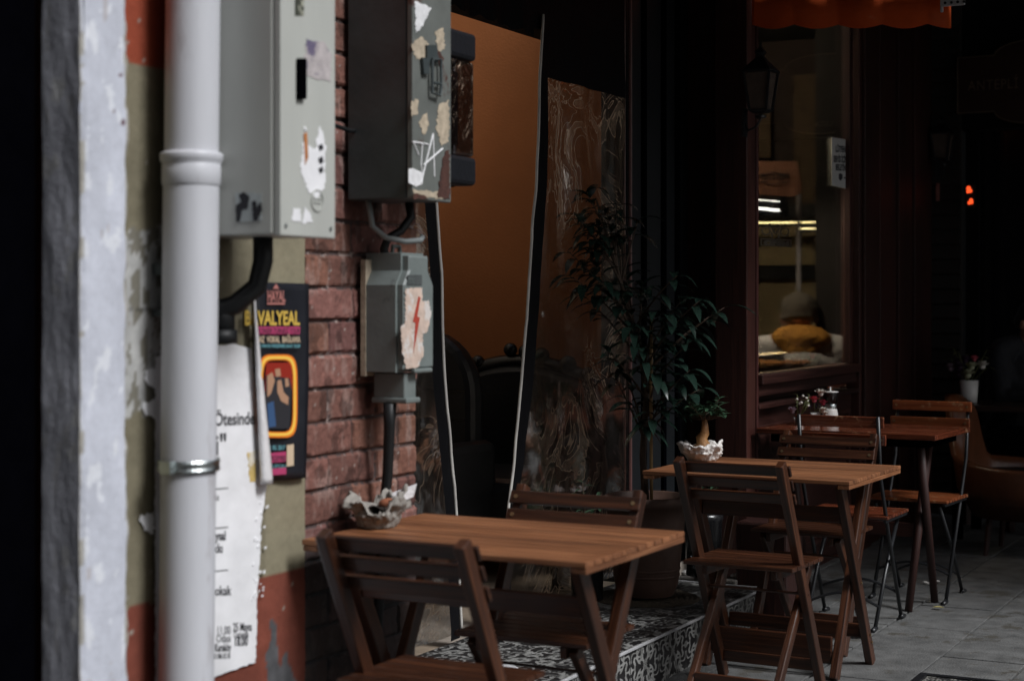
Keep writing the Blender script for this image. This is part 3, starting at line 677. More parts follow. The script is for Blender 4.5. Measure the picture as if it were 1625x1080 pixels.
for pts in ([(424,596),(432,590),(436,604),(430,624),(424,630)], [(436,586),(444,584),(446,596),(438,598)], [(440,604),(446,602),(450,622),(458,630),(457,642),(446,636),(440,622)], [(452,600),(457,600),(459,612),(453,614)]): decal(q, pts, X3+.0006, .0003)
build_each(q, 'printed_figure', 'skin_ink', pic)
q = MB(); decal(q, [(424,640),(434,636),(438,676),(426,678)], X3+.0006, .0003); q.build('printed_jeans', 'blue_ink', pic)
# curled white back edge
q = MB(); vs = []; rows = 30
for j in range(rows+1):
    v = j/rows; py = 462 + (768-462)*v
    wv = 4 + 15*min(1, max(0, v-.12)*1.2); 
    if .40 < v < .45: wv *= .75
    pl = 401 + 13*v
    for k in range(6):
        u = k/5; xx = -2.476 + .012*math.sin(u*math.pi) ; y, z = onx(pl + wv*u, py, xx); vs.append((xx, y, z))
q.add(vs, [(j*6+k, j*6+k+1, (j+1)*6+k+1, (j+1)*6+k) for j in range(rows) for k in range(5)])
o_ = q.build('curled_white_edge', 'paper_torn', bp_, smooth=True); md = o_.modifiers.new('t', 'SOLIDIFY'); md.thickness = .0008
# ================================================================== tiled platform
def tile_mat():
    m, t, b = nodes('black and white ornamental tile'); L = t.links.new
    tc = N(t, 'ShaderNodeTexCoord'); S = N(t, 'ShaderNodeSeparateXYZ'); L(tc.outputs['UV'], S.inputs[0])
    def mth(op, a, b_=None, c=None):
        n = N(t, 'ShaderNodeMath', operation=op)
        for i, v in enumerate((a, b_, c)):
            if v is None: continue
            if isinstance(v, (int, float)): n.inputs[i].default_value = v
            else: L(v, n.inputs[i])
        return n.outputs[0]
    TS = .25
    def fold(o): # 0 at tile centre, 1 at the edge
        f = mth('FRACT', mth('DIVIDE', o, TS)); return mth('ABSOLUTE', mth('SUBTRACT', mth('MULTIPLY', f, 2), 1))
    u, v = fold(S.outputs[0]), fold(S.outputs[1])
    a = mth('MAXIMUM', u, v); c = mth('MINIMUM', u, v)       # eightfold symmetry
    r = mth('SQRT', mth('ADD', mth('MULTIPLY', a, a), mth('MULTIPLY', c, c))); th = mth('ARCTAN2', c, a)
    r2 = mth('SQRT', mth('ADD', mth('POWER', mth('SUBTRACT', 1, a), 2), mth('POWER', mth('SUBTRACT', 1, c), 2))); th2 = mth('ARCTAN2', mth('SUBTRACT', 1, a), mth('SUBTRACT', 1, c))
    f1 = mth('SINE', mth('ADD', mth('MULTIPLY', r, 15), mth('MULTIPLY', mth('COSINE', mth('MULTIPLY', th, 8)), 2.3)))
    f2 = mth('SINE', mth('ADD', mth('MULTIPLY', r2, 17), mth('MULTIPLY', mth('SINE', mth('MULTIPLY', th2, 6)), 2.6)))
    f3 = mth('SINE', mth('ADD', mth('MULTIPLY', mth('SUBTRACT', a, c), 13), mth('MULTIPLY', mth('SINE', mth('MULTIPLY', r, 9)), 2.2)))
    g = mth('ADD', mth('MULTIPLY', f1, f2), mth('MULTIPLY', f3, .55))
    pat = ramp(t, g, [(.12, (.018,.017,.018)), (.17, (.29,.29,.28))])
    n = N(t, 'ShaderNodeTexNoise', Scale=30.0, Detail=6); L(tc.outputs['UV'], n.inputs['Vector'])
    wr = ramp(t, n.outputs[0], [(.35, (.55,.55,.54)), (.6, (1,1,1))])
    gr = mth('GREATER_THAN', a, .975)
    mx = N(t, 'ShaderNodeMix', data_type='RGBA', blend_type='MULTIPLY'); mx.inputs[0].default_value = 1; L(pat, mx.inputs[6]); L(wr, mx.inputs[7])
    m2 = N(t, 'ShaderNodeMix', data_type='RGBA'); L(gr, m2.inputs[0]); L(mx.outputs[2], m2.inputs[6]); m2.inputs[7].default_value = (.03,.03,.03,1)
    L(m2.outputs[2], b.inputs['Base Color']); b.inputs['Roughness'].default_value = .38
    return m
MT['tile'] = tile_mat()
PX0, PX1, PY0, PY1, PZ = -2.80, -2.222, 4.185, 6.42, .165
pt = thing('tiled_platform', 'low platform covered in black and white ornamental tiles under the potted ficus', 'tiled step', (0,0,0))
q = MB()
q.add([(PX0,PY0,PZ),(PX1,PY0,PZ),(PX1,PY1,PZ),(PX0,PY1,PZ)], [(0,1,2,3)], [[(0,0),(PX1-PX0,0),(PX1-PX0,PY1-PY0),(0,PY1-PY0)]])
q.add([(PX0,PY0,-.02),(PX1,PY0,-.02),(PX1,PY0,PZ),(PX0,PY0,PZ)], [(0,1,2,3)], [[(0,0),(.578,0),(.578,.185),(0,.185)]])
q.add([(PX1,PY0,-.02),(PX1,PY1,-.02),(PX1,PY1,PZ),(PX1,PY0,PZ)], [(0,1,2,3)], [[(.1,.015),(.1+PY1-PY0,.015),(.1+PY1-PY0,.2),(.1,.2)]])
q.add([(PX0,PY1,-.02),(PX1,PY1,-.02),(PX1,PY1,PZ),(PX0,PY1,PZ)], [(3,2,1,0)], [[(0,.2),(.578,.2),(.578,0),(0,0)]])
q.add([(PX0,PY0,-.02),(PX1,PY0,-.02),(PX1,PY1,-.02),(PX0,PY1,-.02)], [(3,2,1,0)]); q.build('tiling', 'tile', pt)
q = MB(); q.box(PX1+.001, PX1+.009, PY0, PY1+.006, PZ-.007, PZ+.003); q.box(PX0, PX1+.001, PY1+.001, PY1+.009, PZ-.007, PZ+.003); q.build('edge_trim', 'trim', pt, bevel=.002)

# ================================================================== room behind the curtains
RX, DX = -4.3, -2.80
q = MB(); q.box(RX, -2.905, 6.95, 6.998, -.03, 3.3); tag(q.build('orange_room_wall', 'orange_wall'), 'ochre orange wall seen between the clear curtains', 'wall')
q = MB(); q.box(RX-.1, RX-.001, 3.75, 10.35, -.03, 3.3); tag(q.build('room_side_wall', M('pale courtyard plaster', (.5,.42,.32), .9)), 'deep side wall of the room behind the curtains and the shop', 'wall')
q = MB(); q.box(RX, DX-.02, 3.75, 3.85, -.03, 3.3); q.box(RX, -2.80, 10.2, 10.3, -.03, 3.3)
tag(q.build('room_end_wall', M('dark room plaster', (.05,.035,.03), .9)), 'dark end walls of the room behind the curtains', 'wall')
q = MB(); q.box(RX, -2.78, 3.85, 7.0, -.03, PZ-.01); struct(q.build('room_floor', M('pale terrace floor', (.30,.26,.22), .7)))
# recess jamb + dark shop wall between curtains and bay
sw = thing('shop_recess', 'black painted recessed shop wall between the plastic curtain and the bay window', 'shop wall')
q = MB(); q.box(-2.90, DX, 6.33, 7.06, -.02, 3.3); q.build('wall_panel', M('blue black paint', (.006,.008,.010), .55, bump=.08), sw)
q = MB(); q.tube([(-2.785,6.37,.17),(-2.785,6.37,3.3)], .009, 8); q.tube([(-2.79,6.325,.17),(-2.79,6.325,3.3)], .004, 6); q.build('conduit', M('plum brown metal', (.12,.055,.05), .4), sw)
for yy in (6.52, 6.74, 6.9):
    q = MB(); q.box(-2.80, -2.785, yy, yy+.03, .17, 3.3); q.build('batten', 'black', sw)
q = MB(); q.box(-2.895, -2.60, 7.0605, 7.075, -.02, 3.3); q.build('side_wood', 'mahogany', sw)
# header above the opening
q = MB(); q.box(-2.90, -2.79, 4.16, 6.33, 2.345, 3.3)
rnd = random.Random(4)
n = 40; vs = []
for i in range(n+1):
    y = 4.18 + (5.5-4.18)*i/n; zb = 2.345 - .018*abs(math.sin(i*1.05)) - .02*(y-4.18)/1.3
    vs += [(-2.786 + .01*math.sin(i*.9), y, 2.5), (-2.784 + .012*math.sin(i*.9+.4), y, zb)]
q.add(vs, [(2*i, 2*i+1, 2*i+3, 2*i+2) for i in range(n)])
tag(q.build('curtain_header', 'black_cloth'), 'black cloth header with a wavy lower edge above the curtain opening', 'valance')
# curtains
def curtain(name, label, edge, far, ztop, zwin, side):
    """edge: list of (y,z) of the free edge from the top down; far: y of the fixed side"""
    t = thing(name, label, 'curtain')
    def ey(z):
        for (ya, za), (yb, zb_) in zip(edge, edge[1:]):
            if za >= z >= zb_: return ya + (yb-ya)*(za-z)/(za-zb_)
        return edge[-1][0] if z < edge[-1][1] else edge[0][0]
    bw = .085 if side > 0 else .07
    def surf(y, z, k): return DX + .02 + .010*fnoise(y*3.2, z*1.3, k) + .006*math.sin(y*16 + z*1.2 + 2*fnoise(z*.7, y, k)) + .0012*fnoise(y*18, z*9, k)
    def sheet(fa, fb, z0, z1, nu, nz_, k, amp=1):
        vs = []
        for i in range(nu+1):
            for j in range(nz_+1):
                z = z0 + (z1-z0)*j/nz_; y = fa(z) + (fb(z)-fa(z))*i/nu; vs.append((surf(y, z, k), y, z))
        return vs, [(i*(nz_+1)+j, (i+1)*(nz_+1)+j, (i+1)*(nz_+1)+j+1, i*(nz_+1)+j+1) for i in range(nu) for j in range(nz_)]
    inner = lambda z: ey(z) + side*bw
    q = MB(); a, f = sheet(inner, lambda z: far, .20, zwin, 40, 110, 3); q.add(a, f); q.build('clear_window', 'plastic', t, smooth=True)
    q = MB(); a, f = sheet(ey, inner, .18, ztop, 8, 90, 3); q.add(a, f); 
    a, f = sheet(inner, lambda z: far, zwin, ztop, 30, 14, 3); q.add(a, f); q.build('cloth_border', 'black_cloth', t, smooth=True)
    q = MB(); P = [(surf(ey(z), z, 3)+.003, ey(z)-side*.004, z) for z in [ztop - (ztop-.2)*i/60 for i in range(61)]]; q.tube(P, .0055, 6); q.build('edge_piping', 'piping', t, smooth=True)
    return t
def E(*pp): return [onx(a, b, DX) for a, b in pp]
curtain('clear_curtain', 'wide crumpled clear plastic curtain with black border behind the ficus', E((853,34),(846,120),(843,300),(833,430),(821,600),(809,740),(797,820),(786,930),(780,985)), 6.32, 2.40, 2.17, 1)
curtain('clear_curtain', 'narrow dark plastic curtain with white piping gathered against the brick pier', E((676,34),(677,200),(680,320),(689,430),(695,600),(706,700),(713,815),(716,900),(722,985)), 4.17, 2.36, 2.1, -1)
# black furniture in the room
MT['blk_gloss'] = M('black lacquer', (.010,.010,.011), .25, var=.3, bump=.05)
ac_ = thing('rounded_armchair', 'black leather armchair with tall rounded back inside the orange room', 'armchair', (-3.63, 5.80, PZ-.01), -8)
q = MB(); out = [(.27*math.cos(a), .0, .78 + .27*math.sin(a)) for a in [math.pi*k/16 for k in range(17)]]
out = [(.27,0,.35)] + out + [(-.27,0,.35)]; q.prism([(x, .22, z) for x, _, z in out], (0,1,0), .10); q.build('backrest', 'black_leather', ac_, bevel=.03)
q = MB(); q.box(-.26,.26,-.35,.22,.25,.42); q.build('seat', 'black_leather', ac_, bevel=.04)
for s_ in (-1,1):
    q = MB(); q.box(s_*.31-.045, s_*.31+.045, -.34,.30,.12,.60); q.build('armrest', 'black_leather', ac_, bevel=.04)
    for yy in (-.3,.25): q = MB(); q.tube([(s_*.25,yy,0),(s_*.25,yy,.26)], [.02,.03], 8); q.build('leg', 'blk_gloss', ac_)
q = MB()
for zz in (.55,.68,.80): q.box(-.24,.24,.214,.221,zz,zz+.006)
for xx in (-.13,.0,.13): q.box(xx-.003,xx+.003,.214,.221,.42,.9)
q.build('back_seam', 'blk_gloss', ac_)
so = thing('carved_sofa', 'black sofa with a carved rose crest along its curved back, inside the room', 'sofa', (-3.47, 6.45, PZ-.01), 0)
q = MB(); top = lambda x: .72 + .16*math.cos(x/.52*math.pi/2)
out = [(-.52,.2,.3)] + [(x, .2, top(x)) for x in [-.52+1.04*k/30 for k in range(31)]] + [(.52,.2,.3)]; q.prism(out, (0,1,0), .12); q.build('backrest', 'black_leather', so, bevel=.025)
q = MB(); q.tube([(x, .26, top(x)+.02) for x in [-.52+1.04*k/30 for k in range(31)]], .035, 10)
rnd = random.Random(8)
for x in (-.40,-.31,-.22,-.05,.03,.11,.24,.34,.43): q.ball((x, .24, top(x)+.055+rnd.uniform(-.01,.02)), rnd.uniform(.032,.048), (1,.7,.9), 10, 7)
q.build('carved_crest', 'blk_gloss', so, smooth=True)
q = MB(); q.box(-.50,.50,-.45,.2,.22,.44); q.build('seat', 'black_leather', so, bevel=.05)
for s_ in (-1,1): q = MB(); q.tube([(s_*.53,.25,.62),(s_*.54,-.2,.60),(s_*.54,-.42,.55)], .06, 10); q.tube([(s_*.535,-.40,.55),(s_*.525,-.42,.0)], .035, 8); q.build('armrest', 'blk_gloss', so, smooth=True)
q = MB(); q.prism([(-2.56,4.36,PZ+.002),(-2.45,4.42,PZ+.002),(-2.38,4.58,PZ+.002),(-2.44,4.62,PZ+.002),(-2.57,4.50,PZ+.002)], (0,0,1), .02); tag(q.build('paper_scrap', 'paper', bevel=.004), 'folded white paper lying on the dark end of the tiled platform', 'paper')

# ================================================================== canopies overhead
MT['canopy'] = M('black canopy cloth', (.004,.004,.005), .9, spec=.1, bump=.2, bscale=40)
q = MB(); q.box(-2.79, -1.0, 4.5, 6.98, 2.86, 2.89); q.box(-1.0, -.99, 4.5, 6.98, 2.74, 2.89); q.box(-2.79, 2.6, 7.2, 10.43, 3.305, 3.33); tag(q.build('shade_canopy', 'canopy'), 'unseen black cloth canopy added to shade the curtains and the shop front', 'canopy')  # out of view, sized to keep the curtains and shop front dark
q = MB(); q.box(-1.30, 2.6, 8.35, 10.32, 3.08, 3.12); q.box(-1.30, 2.6, 8.32, 8.35, 3.0, 3.12); tag(q.build('terrace_canopy', 'canopy'), 'black canopy over the covered terrace at the far end', 'canopy')
aw = thing('orange_awning', 'orange cloth awning with a scalloped edge above the bay window', 'awning')
ax0, ax1 = -2.47, -1.595; ztl, ztr = 2.76, 2.66
q = MB(); vs = []; n = 72
for i in range(n+1):
    u = i/n; x = ax0 + (ax1-ax0)*u; zt = ztl + (ztr-ztl)*u; zb_ = 2.555 - .065*u - .018*abs(math.sin(u*math.pi*4.5))
    yy = 7.0 + .006*math.sin(u*19)
    vs += [(x, yy, zt), (x, yy, zb_)]
q.add(vs, [(2*i, 2*i+1, 2*i+3, 2*i+2) for i in range(n)]); o_ = q.build('side_valance', 'awning', aw, smooth=True); md = o_.modifiers.new('t','SOLIDIFY'); md.thickness = .003
q = MB(); q.add([(ax0,7.002,2.762),(ax1,7.002,2.662),(ax1,7.62,3.20),(ax0,7.62,3.30)], [(0,1,2,3)]); o_ = q.build('cloth', 'awning', aw); md = o_.modifiers.new('t','SOLIDIFY'); md.thickness = .003
q = MB(); a = ony(1493, 10, 6.96); bb = ony(1532, 4, 6.96)
q.box(a[0], bb[0], 6.945, 6.96, bb[1]-.012, bb[1]+.05); q.box(a[0], a[0]+.012, 6.945, 6.96, bb[1]-.035, bb[1]-.012); br = q.build('end_bracket', M('pale painted bracket', (.55,.56,.58), .4), aw, bevel=.003)
q = MB()
for k in range(4): q.tube([(a[0]+.022+.026*k, 6.940, bb[1]+.001), (a[0]+.022+.026*k, 6.95, bb[1]+.001)], .006, 10)
build_each(q, 'bolt', 'black_metal', br)

# ================================================================== bay window
bw_ = thing('bay_window', 'dark mahogany shop bay with one tall display pane and a low panelled front', 'shop window')
q = MB()
q.box(-2.62, -2.47, 6.93, 7.055, -.02, 3.28); q.build('left_post', 'mahogany', bw_, bevel=.004)
q = MB(); q.box(-2.485, -2.462, 7.04, 7.065, .2, 3.28); q.build('post_beading', M('reddish beading', (.055,.018,.016), .35), bw_, bevel=.003)
q = MB(); q.box(-2.53, -2.455, 8.66, 8.88, -.02, 3.28); q.box(-2.455, -2.435, 8.70, 8.84, .2, 3.2); q.build('right_post', 'mahogany', bw_, bevel=.004)
q = MB(); q.box(-2.60, -2.44, 7.058, 8.655, .955, 1.0); q.box(-2.62, -2.47, 7.058, 8.655, .90, .953); q.box(-2.60, -2.455, 7.058, 8.655, .845, .868); q.build('sill', 'mahogany', bw_, bevel=.005)
q = MB(); q.box(-2.60, -2.50, 7.058, 8.655, -.02, .843)
for (a, b_) in ((7.12, 7.66), (7.80, 8.58)):
    q.box(-2.499, -2.482, a, b_, .74, .765); q.box(-2.499, -2.482, a, b_, .12, .145); q.box(-2.499, -2.482, a, a+.025, .146, .739); q.box(-2.499, -2.482, b_-.025, b_, .146, .739)
q.box(-2.499, -2.475, 7.70, 7.76, -.02, .842); q.build('lower_panel', 'mahogany', bw_, bevel=.003)
q = MB(); q.box(-2.60, -2.455, 7.058, 8.655, 2.95, 3.28); q.box(-2.53, -2.49, 8.60, 8.655, 1.002, 2.948); q.box(-2.53, -2.49, 7.058, 7.075, 1.002, 2.948); q.build('window_frame', 'mahogany', bw_, bevel=.003)
q = MB(); q.box(-2.524, -2.518, 7.076, 8.599, 1.003, 2.947); q.build('pane', 'glass', bw_)
# notice on the pane
X = -2.516
nb = thing('paper_notice', 'white paper notice with three bold lines taped to the shop pane', 'notice')
q = MB(); decal(q, [(1320,218),(1345,222),(1345,300),(1320,294)], X, .001); q.build('sheet', M('notice paper', (.55,.56,.55), .7, var=.05), nb)
q = MB(); tx('LÜTFEN', 1326, 1341, 241, 231, slope=.05, X=X+.0012, mb=q, off=.002); tx('SERVİS İÇİN', 1323, 1343, 257, 247, slope=.05, X=X+.0012, mb=q, off=.002); tx('BEKLEYİN', 1326, 1341, 270, 260, slope=.05, X=X+.0012, mb=q, off=.002)
decal(q, [(1331,276),(1334,275),(1337,277),(1337,283),(1334,287),(1331,284)], X+.0012, .0004); decal(q, [(1339,281),(1343,282),(1343,284),(1339,283)], X+.0012, .0004); q.build('lettering', 'ink', nb)
# OPEN sticker with round emblem on the pane
ops = thing('open_sticker', 'dark OPEN sticker with two round wheels above it on the shop pane', 'sign')
MT['sticker'] = flat('dark sticker ink', (.028,.022,.015), .6)
q = MB()
def ring_px(cx, cy_, r0, r1, X, n=24):
    o = []; 
    yk = 1.9
    a_ = [(X,)+onx(cx + r0*math.cos(2*math.pi*k/n), cy_ + r0*math.sin(2*math.pi*k/n), X) for k in range(n)]; b_ = [(X,)+onx(cx + r1*math.cos(2*math.pi*k/n), cy_ + r1*math.sin(2*math.pi*k/n), X) for k in range(n)]
    q.add(a_+b_, [(k, (k+1)%n, n+(k+1)%n, n+k) for k in range(n)])
ring_px(1216, 366, 7.5, 5.5, X); ring_px(1245, 368, 7.5, 5.5, X)
for pts in ([(1220,355),(1222,354),(1231,370),(1229,371)], [(1239,356),(1241,356),(1233,371),(1231,370)], [(1222,359),(1240,360),(1240,361.5),(1222,360.5)], [(1223,372),(1225,366),(1227,372),(1226,378)], [(1234,378),(1236,367),(1238,378)]): decal(q, pts, X, .0004)
q.build('emblem', 'sticker', ops)
q = MB(); a_ = [(1207,378),(1256,380),(1256,392),(1207,389.5)]; b_ = [(1209,380),(1254,382),(1254,390.3),(1209,388)]
aa = [(X,)+onx(*p, X) for p in a_]; bb2 = [(X,)+onx(*p, X) for p in b_]; q.add(aa+bb2, [(k,(k+1)%4,4+(k+1)%4,4+k) for k in range(4)])
tx('OPEN', 1213, 1250, 388.0, 381.5, slope=.045, X=X, mb=q, off=.003); q.build('lettering', 'sticker', ops)

# inside the shop
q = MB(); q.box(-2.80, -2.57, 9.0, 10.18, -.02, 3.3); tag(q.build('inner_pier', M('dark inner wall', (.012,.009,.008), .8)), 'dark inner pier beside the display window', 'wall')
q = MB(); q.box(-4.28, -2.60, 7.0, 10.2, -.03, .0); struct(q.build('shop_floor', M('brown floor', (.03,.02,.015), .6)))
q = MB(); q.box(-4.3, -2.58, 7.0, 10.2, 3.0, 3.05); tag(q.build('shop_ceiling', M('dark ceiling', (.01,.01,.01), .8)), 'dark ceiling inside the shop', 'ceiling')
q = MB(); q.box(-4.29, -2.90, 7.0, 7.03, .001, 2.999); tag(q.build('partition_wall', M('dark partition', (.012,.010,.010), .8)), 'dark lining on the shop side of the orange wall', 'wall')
MT['olive_wall'] = M('olive tan wall', (.40,.32,.185), .8, var=.08, bump=.1)
YB = 10.15
bwll = thing('shop_back_wall', 'tan back wall of the shop divided by dark frames, lit by the strip lamps and the added ceiling lamp', 'wall')
def rect_y(mb, a, b_, c, d, Y, th=.02):
    (x0, z1), (x1, z0) = ony(a, c, Y), ony(b_, d, Y); mb.box(x0, x1, Y-th, Y, z0, z1)
q = MB(); rect_y(q, 1180, 1299, 345, 421, YB); q.build('tan_panel', 'olive_wall', bwll)
q = MB(); rect_y(q, 1180, 1298, 443, 640, YB); q.build('tan_panel', 'olive_wall', bwll)
q = MB(); rect_y(q, 1180, 1225, 120, 250, YB); rect_y(q, 1262, 1312, 120, 325, YB); q.build('tan_panel', M('brown panel', (.10,.065,.035), .8), bwll)
q = MB(); rect_y(q, 1299, 1400, 60, 640, YB+.03, .02); rect_y(q, 1180, 1299, 421.5, 442.5, YB, .05); rect_y(q, 1180, 1299, 326, 344.5, YB, .05); q.build('dark_frame', M('black frame wood', (.006,.006,.007), .6), bwll)
def lamp(name, label, a, b_, c, d, Y, col, s, z2=None):
    t = thing(name, label, 'lamp'); (x0, z0), (x1, z1) = ony(a, c, Y), ony(b_, d, Y)
    r = .5*abs(ony(a, c-z2, Y)[1] - ony(a, c+z2, Y)[1])*.5 if z2 else .012
    q = MB(); q.tube([(x0, Y, z0), (x1, Y, z1)], r, 12); q.build('tube', emit(name+' light', col, s), t, smooth=True)
    q = MB(); q.box(x1, x1+.03, Y-.02, Y+.03, z1-.03, z1+.03); q.box(min(x0,x1), max(x0,x1), Y+.02, Y+.05, z1-.02, z1+.02); q.build('fitting', 'black_metal', t)
lamp('strip_lamp', 'thin upper white tube lamp seen through the shop pane', 1160, 1240, 313, 320, 9.2, (1,.97,.85), 7, 2)
lamp('strip_lamp', 'thick lower white tube lamp seen through the shop pane', 1160, 1240, 326, 334, 9.2, (1,.97,.88), 9, 4.5)
lamp('strip_lamp', 'long yellow tube lamp across the tan panel', 1160, 1298, 354, 352.5, 9.95, (1,.80,.36), 7, 3)
lamp('strip_lamp', 'short yellow tube lamp below the long yellow one', 1269, 1298, 362.5, 362.5, 9.95, (1,.80,.40), 7, 3)
hb = thing('hanging_board', 'terracotta coloured board with a scrolled name badge hanging inside the pane', 'sign')
q = MB(); Y = 9.0
q.prism([(ony(a,b_,Y)[0], Y, ony(a,b_,Y)[1]) for a, b_ in [(1170,255),(1265,256),(1273,298),(1272,306),(1258,312),(1170,306)]], (0,1,0), .02); q.build('board', M('terracotta board', (.34,.15,.09), .7, var=.08), hb)
q = MB()
def pyl(pts, Y): return [(ony(a,b_,Y)[0], Y, ony(a,b_,Y)[1]) for a, b_ in pts]
bd = [(1202,277),(1216,277),(1222,273.5),(1228,273),(1234,274),(1240,278),(1252,279),(1253,284),(1251,289),(1238,290),(1232,293),(1226,293),(1219,290),(1205,288),(1202,283)]
q.tube(pyl(bd+[bd[0]], 8.995), .0022, 5)
text_mb(q, 'PİDE & KEBAP', .055, (ony(1207,286.5,8.996)[0], 8.996, ony(1207,286.5,8.996)[1]), (1,0,0), (0,0,1), sx=.50)
q.build('badge', 'ink', hb)
# pendant lamp added to light the seated person, out of sight behind the post
pl = thing('added_pendant_lamp', 'added conical pendant lamp, hidden in the shop to light the hooded person', 'lamp', (-3.12, 8.05, 2.15))
q = MB(); q.lathe([(.16,0),(.05,.14),(.02,.16),(.018,.16),(.045,.13),(.152,.0)], 28, cap=False); q.tube([(0,0,.15),(0,0,.84)], .004, 6); q.build('lamp_shade', 'black_metal', pl, smooth=True)
q = MB(); q.ball((0,0,.05), .03); q.build('bulb', emit('bulb', (1,.8,.5), 6), pl, smooth=True)
ld = bpy.data.lights.new('added pendant light', 'SPOT'); lo = bpy.data.objects.new('added_pendant_light', ld); C.objects.link(lo); lo.parent = pl; lo.location = (0,0,.0); ld.energy = 80; ld.color = (1,.84,.62); ld.spot_size = R(85); ld.spot_blend = .5; ld.shadow_soft_size = .08
lo.rotation_euler = (R(33), R(-20), 0)
cl_ = thing('added_ceiling_lamp', 'added round opal ceiling lamp, unseen, brightening the shop inside', 'lamp', (-3.55, 8.6, 2.99))  # unseen lamp added to brighten the tan panels and the hanging board
q = MB(); q.lathe([(0,-.06),(.12,-.055),(.16,-.02),(.16,0)], 24, cap=False); q.build('opal_shade', emit('opal', (1,.85,.6), 3), cl_, smooth=True)
ld = bpy.data.lights.new('ceiling light', 'POINT'); lo = bpy.data.objects.new('added_ceiling_light', ld); C.objects.link(lo); lo.parent = cl_; lo.location = (0,0,-.18); ld.energy = 52; ld.color = (1,.84,.6); ld.shadow_soft_size = .12
# pale pole + blue display inside right
q = MB(); x_, z_ = ony(1269, 300, 9.3); q.tube([(x_, 9.3, .0), (x_, 9.3, z_+.02)], .014, 10); tag(q.build('shop_pole', M('satin pole', (.40,.38,.40), .35)), 'pale upright pole behind the terracotta board inside the shop', 'pole')
q = MB(); rect_y(q, 1307, 1341, 357, 403, 9.6, .03); tag(q.build('blue_display', M('blue screen cover', (.012,.03,.11), .5)), 'dark blue display panel inside the shop near the notice', 'display')
# counter with lit food case behind the sill
ct = thing('display_counter', 'counter with a shallow lit glass food case just behind the sill', 'counter')
q = MB(); q.box(-2.80, -2.56, 7.15, 8.42, 0, .99); q.build('counter_body', 'mahogany', ct)
q = MB(); q.box(-2.79, -2.57, 7.16, 8.41, .992, 1.0); q.build('counter_top', M('pale counter top', (.42,.40,.38), .3), ct)
MT['food'] = M('golden pastries', (.50,.20,.05), .6, var=.5, scale=40, bump=.8, c2=(.7,.5,.25))
q = MB(); rnd = random.Random(6)
for k in range(130): q.ball((rnd.uniform(-2.75,-2.60), 7.2+1.18*k/130, 1.012), rnd.uniform(.012,.02), (1,1.2,.7), 8, 5)
q.build('pastry', 'food', ct, smooth=True)
q = MB(); q.box(-2.78, -2.585, 7.17, 8.40, 1.001, 1.07); q.build('glass_case', 'glass', ct)
q = MB(); q.tube([(-2.77, 7.18, 1.062), (-2.77, 8.38, 1.062)], .0045, 8); q.build('case_lamp', emit('case light', (1,.72,.35), 16), ct)

# ================================================================== pilasters right of the bay, far front
pf = thing('wooden_facade', 'dark red brown shop front of upright boards between bay window and louvred post', 'shop front')
rnd = random.Random(9); y = 8.885
for wv, dx in ((.06,.0),(.20,.02),(.05,.0),(.34,.012),(.06,.03),(.30,.015),(.05,.0),(.42,.02)):
    q = MB(); q.box(-2.54, -2.50+dx, y, y+wv-.004, -.02, 3.28); q.build('board', 'mahogany', pf, bevel=.004); y += wv
ff = thing('louvred_facade', 'black shop front with louvred corner post closing the far end', 'shop front')
q = MB(); q.box(-2.50, -2.315, 10.44, 10.6, -.02, 3.28)
z = .1
while z < 3.0:
    q.add([(-2.495,10.438,z),(-2.32,10.438,z),(-2.32,10.415,z+.012),(-2.495,10.415,z+.012),(-2.495,10.438,z+.088),(-2.32,10.438,z+.088)], [(0,1,2,3),(3,2,5,4),(0,3,4),(1,5,2)]); z += .093
q.build('louvred_post', M('dark louvre wood', (.016,.013,.011), .7, bump=.2), ff)
q = MB(); q.box(-2.314, 3.4, 10.50, 10.62, -.02, .55); q.box(-2.314, 3.4, 10.445, 10.62, 2.4, 6.4); q.box(-2.62,-2.315,10.61,10.75,-.02,6.4)
for x in (-2.30, -1.35, -.4, .55, 1.5, 2.45): q.box(x, x+.08, 10.49, 10.60, .551, 2.399)
q.build('wall', M('black front', (.004,.004,.005), .8, spec=.15, bump=.1), ff)
for x in (-2.22, -1.27, -.32, .63, 1.58): q = MB(); q.box(x+.001, x+.868, 10.535, 10.55, .552, 2.398); q.build('window', 'dark_glass', ff)
# name board
sg = thing('shop_sign', 'dark brown name board reading ANTEPLİ with a thin pale outline on the far front', 'sign')
q = MB(); sx0, sx1 = -2.33, -1.36; sc_ = (sx0+sx1)/2
arc = [(sc_ + .26*math.cos(a), 2.50 - .085*abs(math.sin(a))) for a in [math.pi*k/14 for k in range(15)]]
arct = [(sc_ - .26*math.cos(a), 2.845 + .085*abs(math.sin(a))) for a in [math.pi*k/14 for k in range(15)]]
out = [(sx0,2.50),(sx0,2.845)] + arct + [(sx1,2.845),(sx1,2.50)] + arc
q.prism([(x, 10.40, z) for x, z in out], (0,1,0), .03); q.build('board', M('sign board brown', (.030,.014,.010), .5), sg)
q = MB(); q.tube([(x, 10.399, z) for x, z in out + [out[0]]], .0028, 5); q.build('outline', M('tarnished gold', (.20,.15,.10), .5), sg)
q = MB(); text_mb(q, 'ANTEPLİ', .088, (-2.265, 10.397, 2.635), (1,0,0), (0,0,1), sx=.80, sp=1.12); text_mb(q, 'USTA', .05, (sc_-.07, 10.397, 2.46), (1,0,0), (0,0,1)); q.build('lettering', M('tarnished letters', (.17,.13,.09), .5), sg)
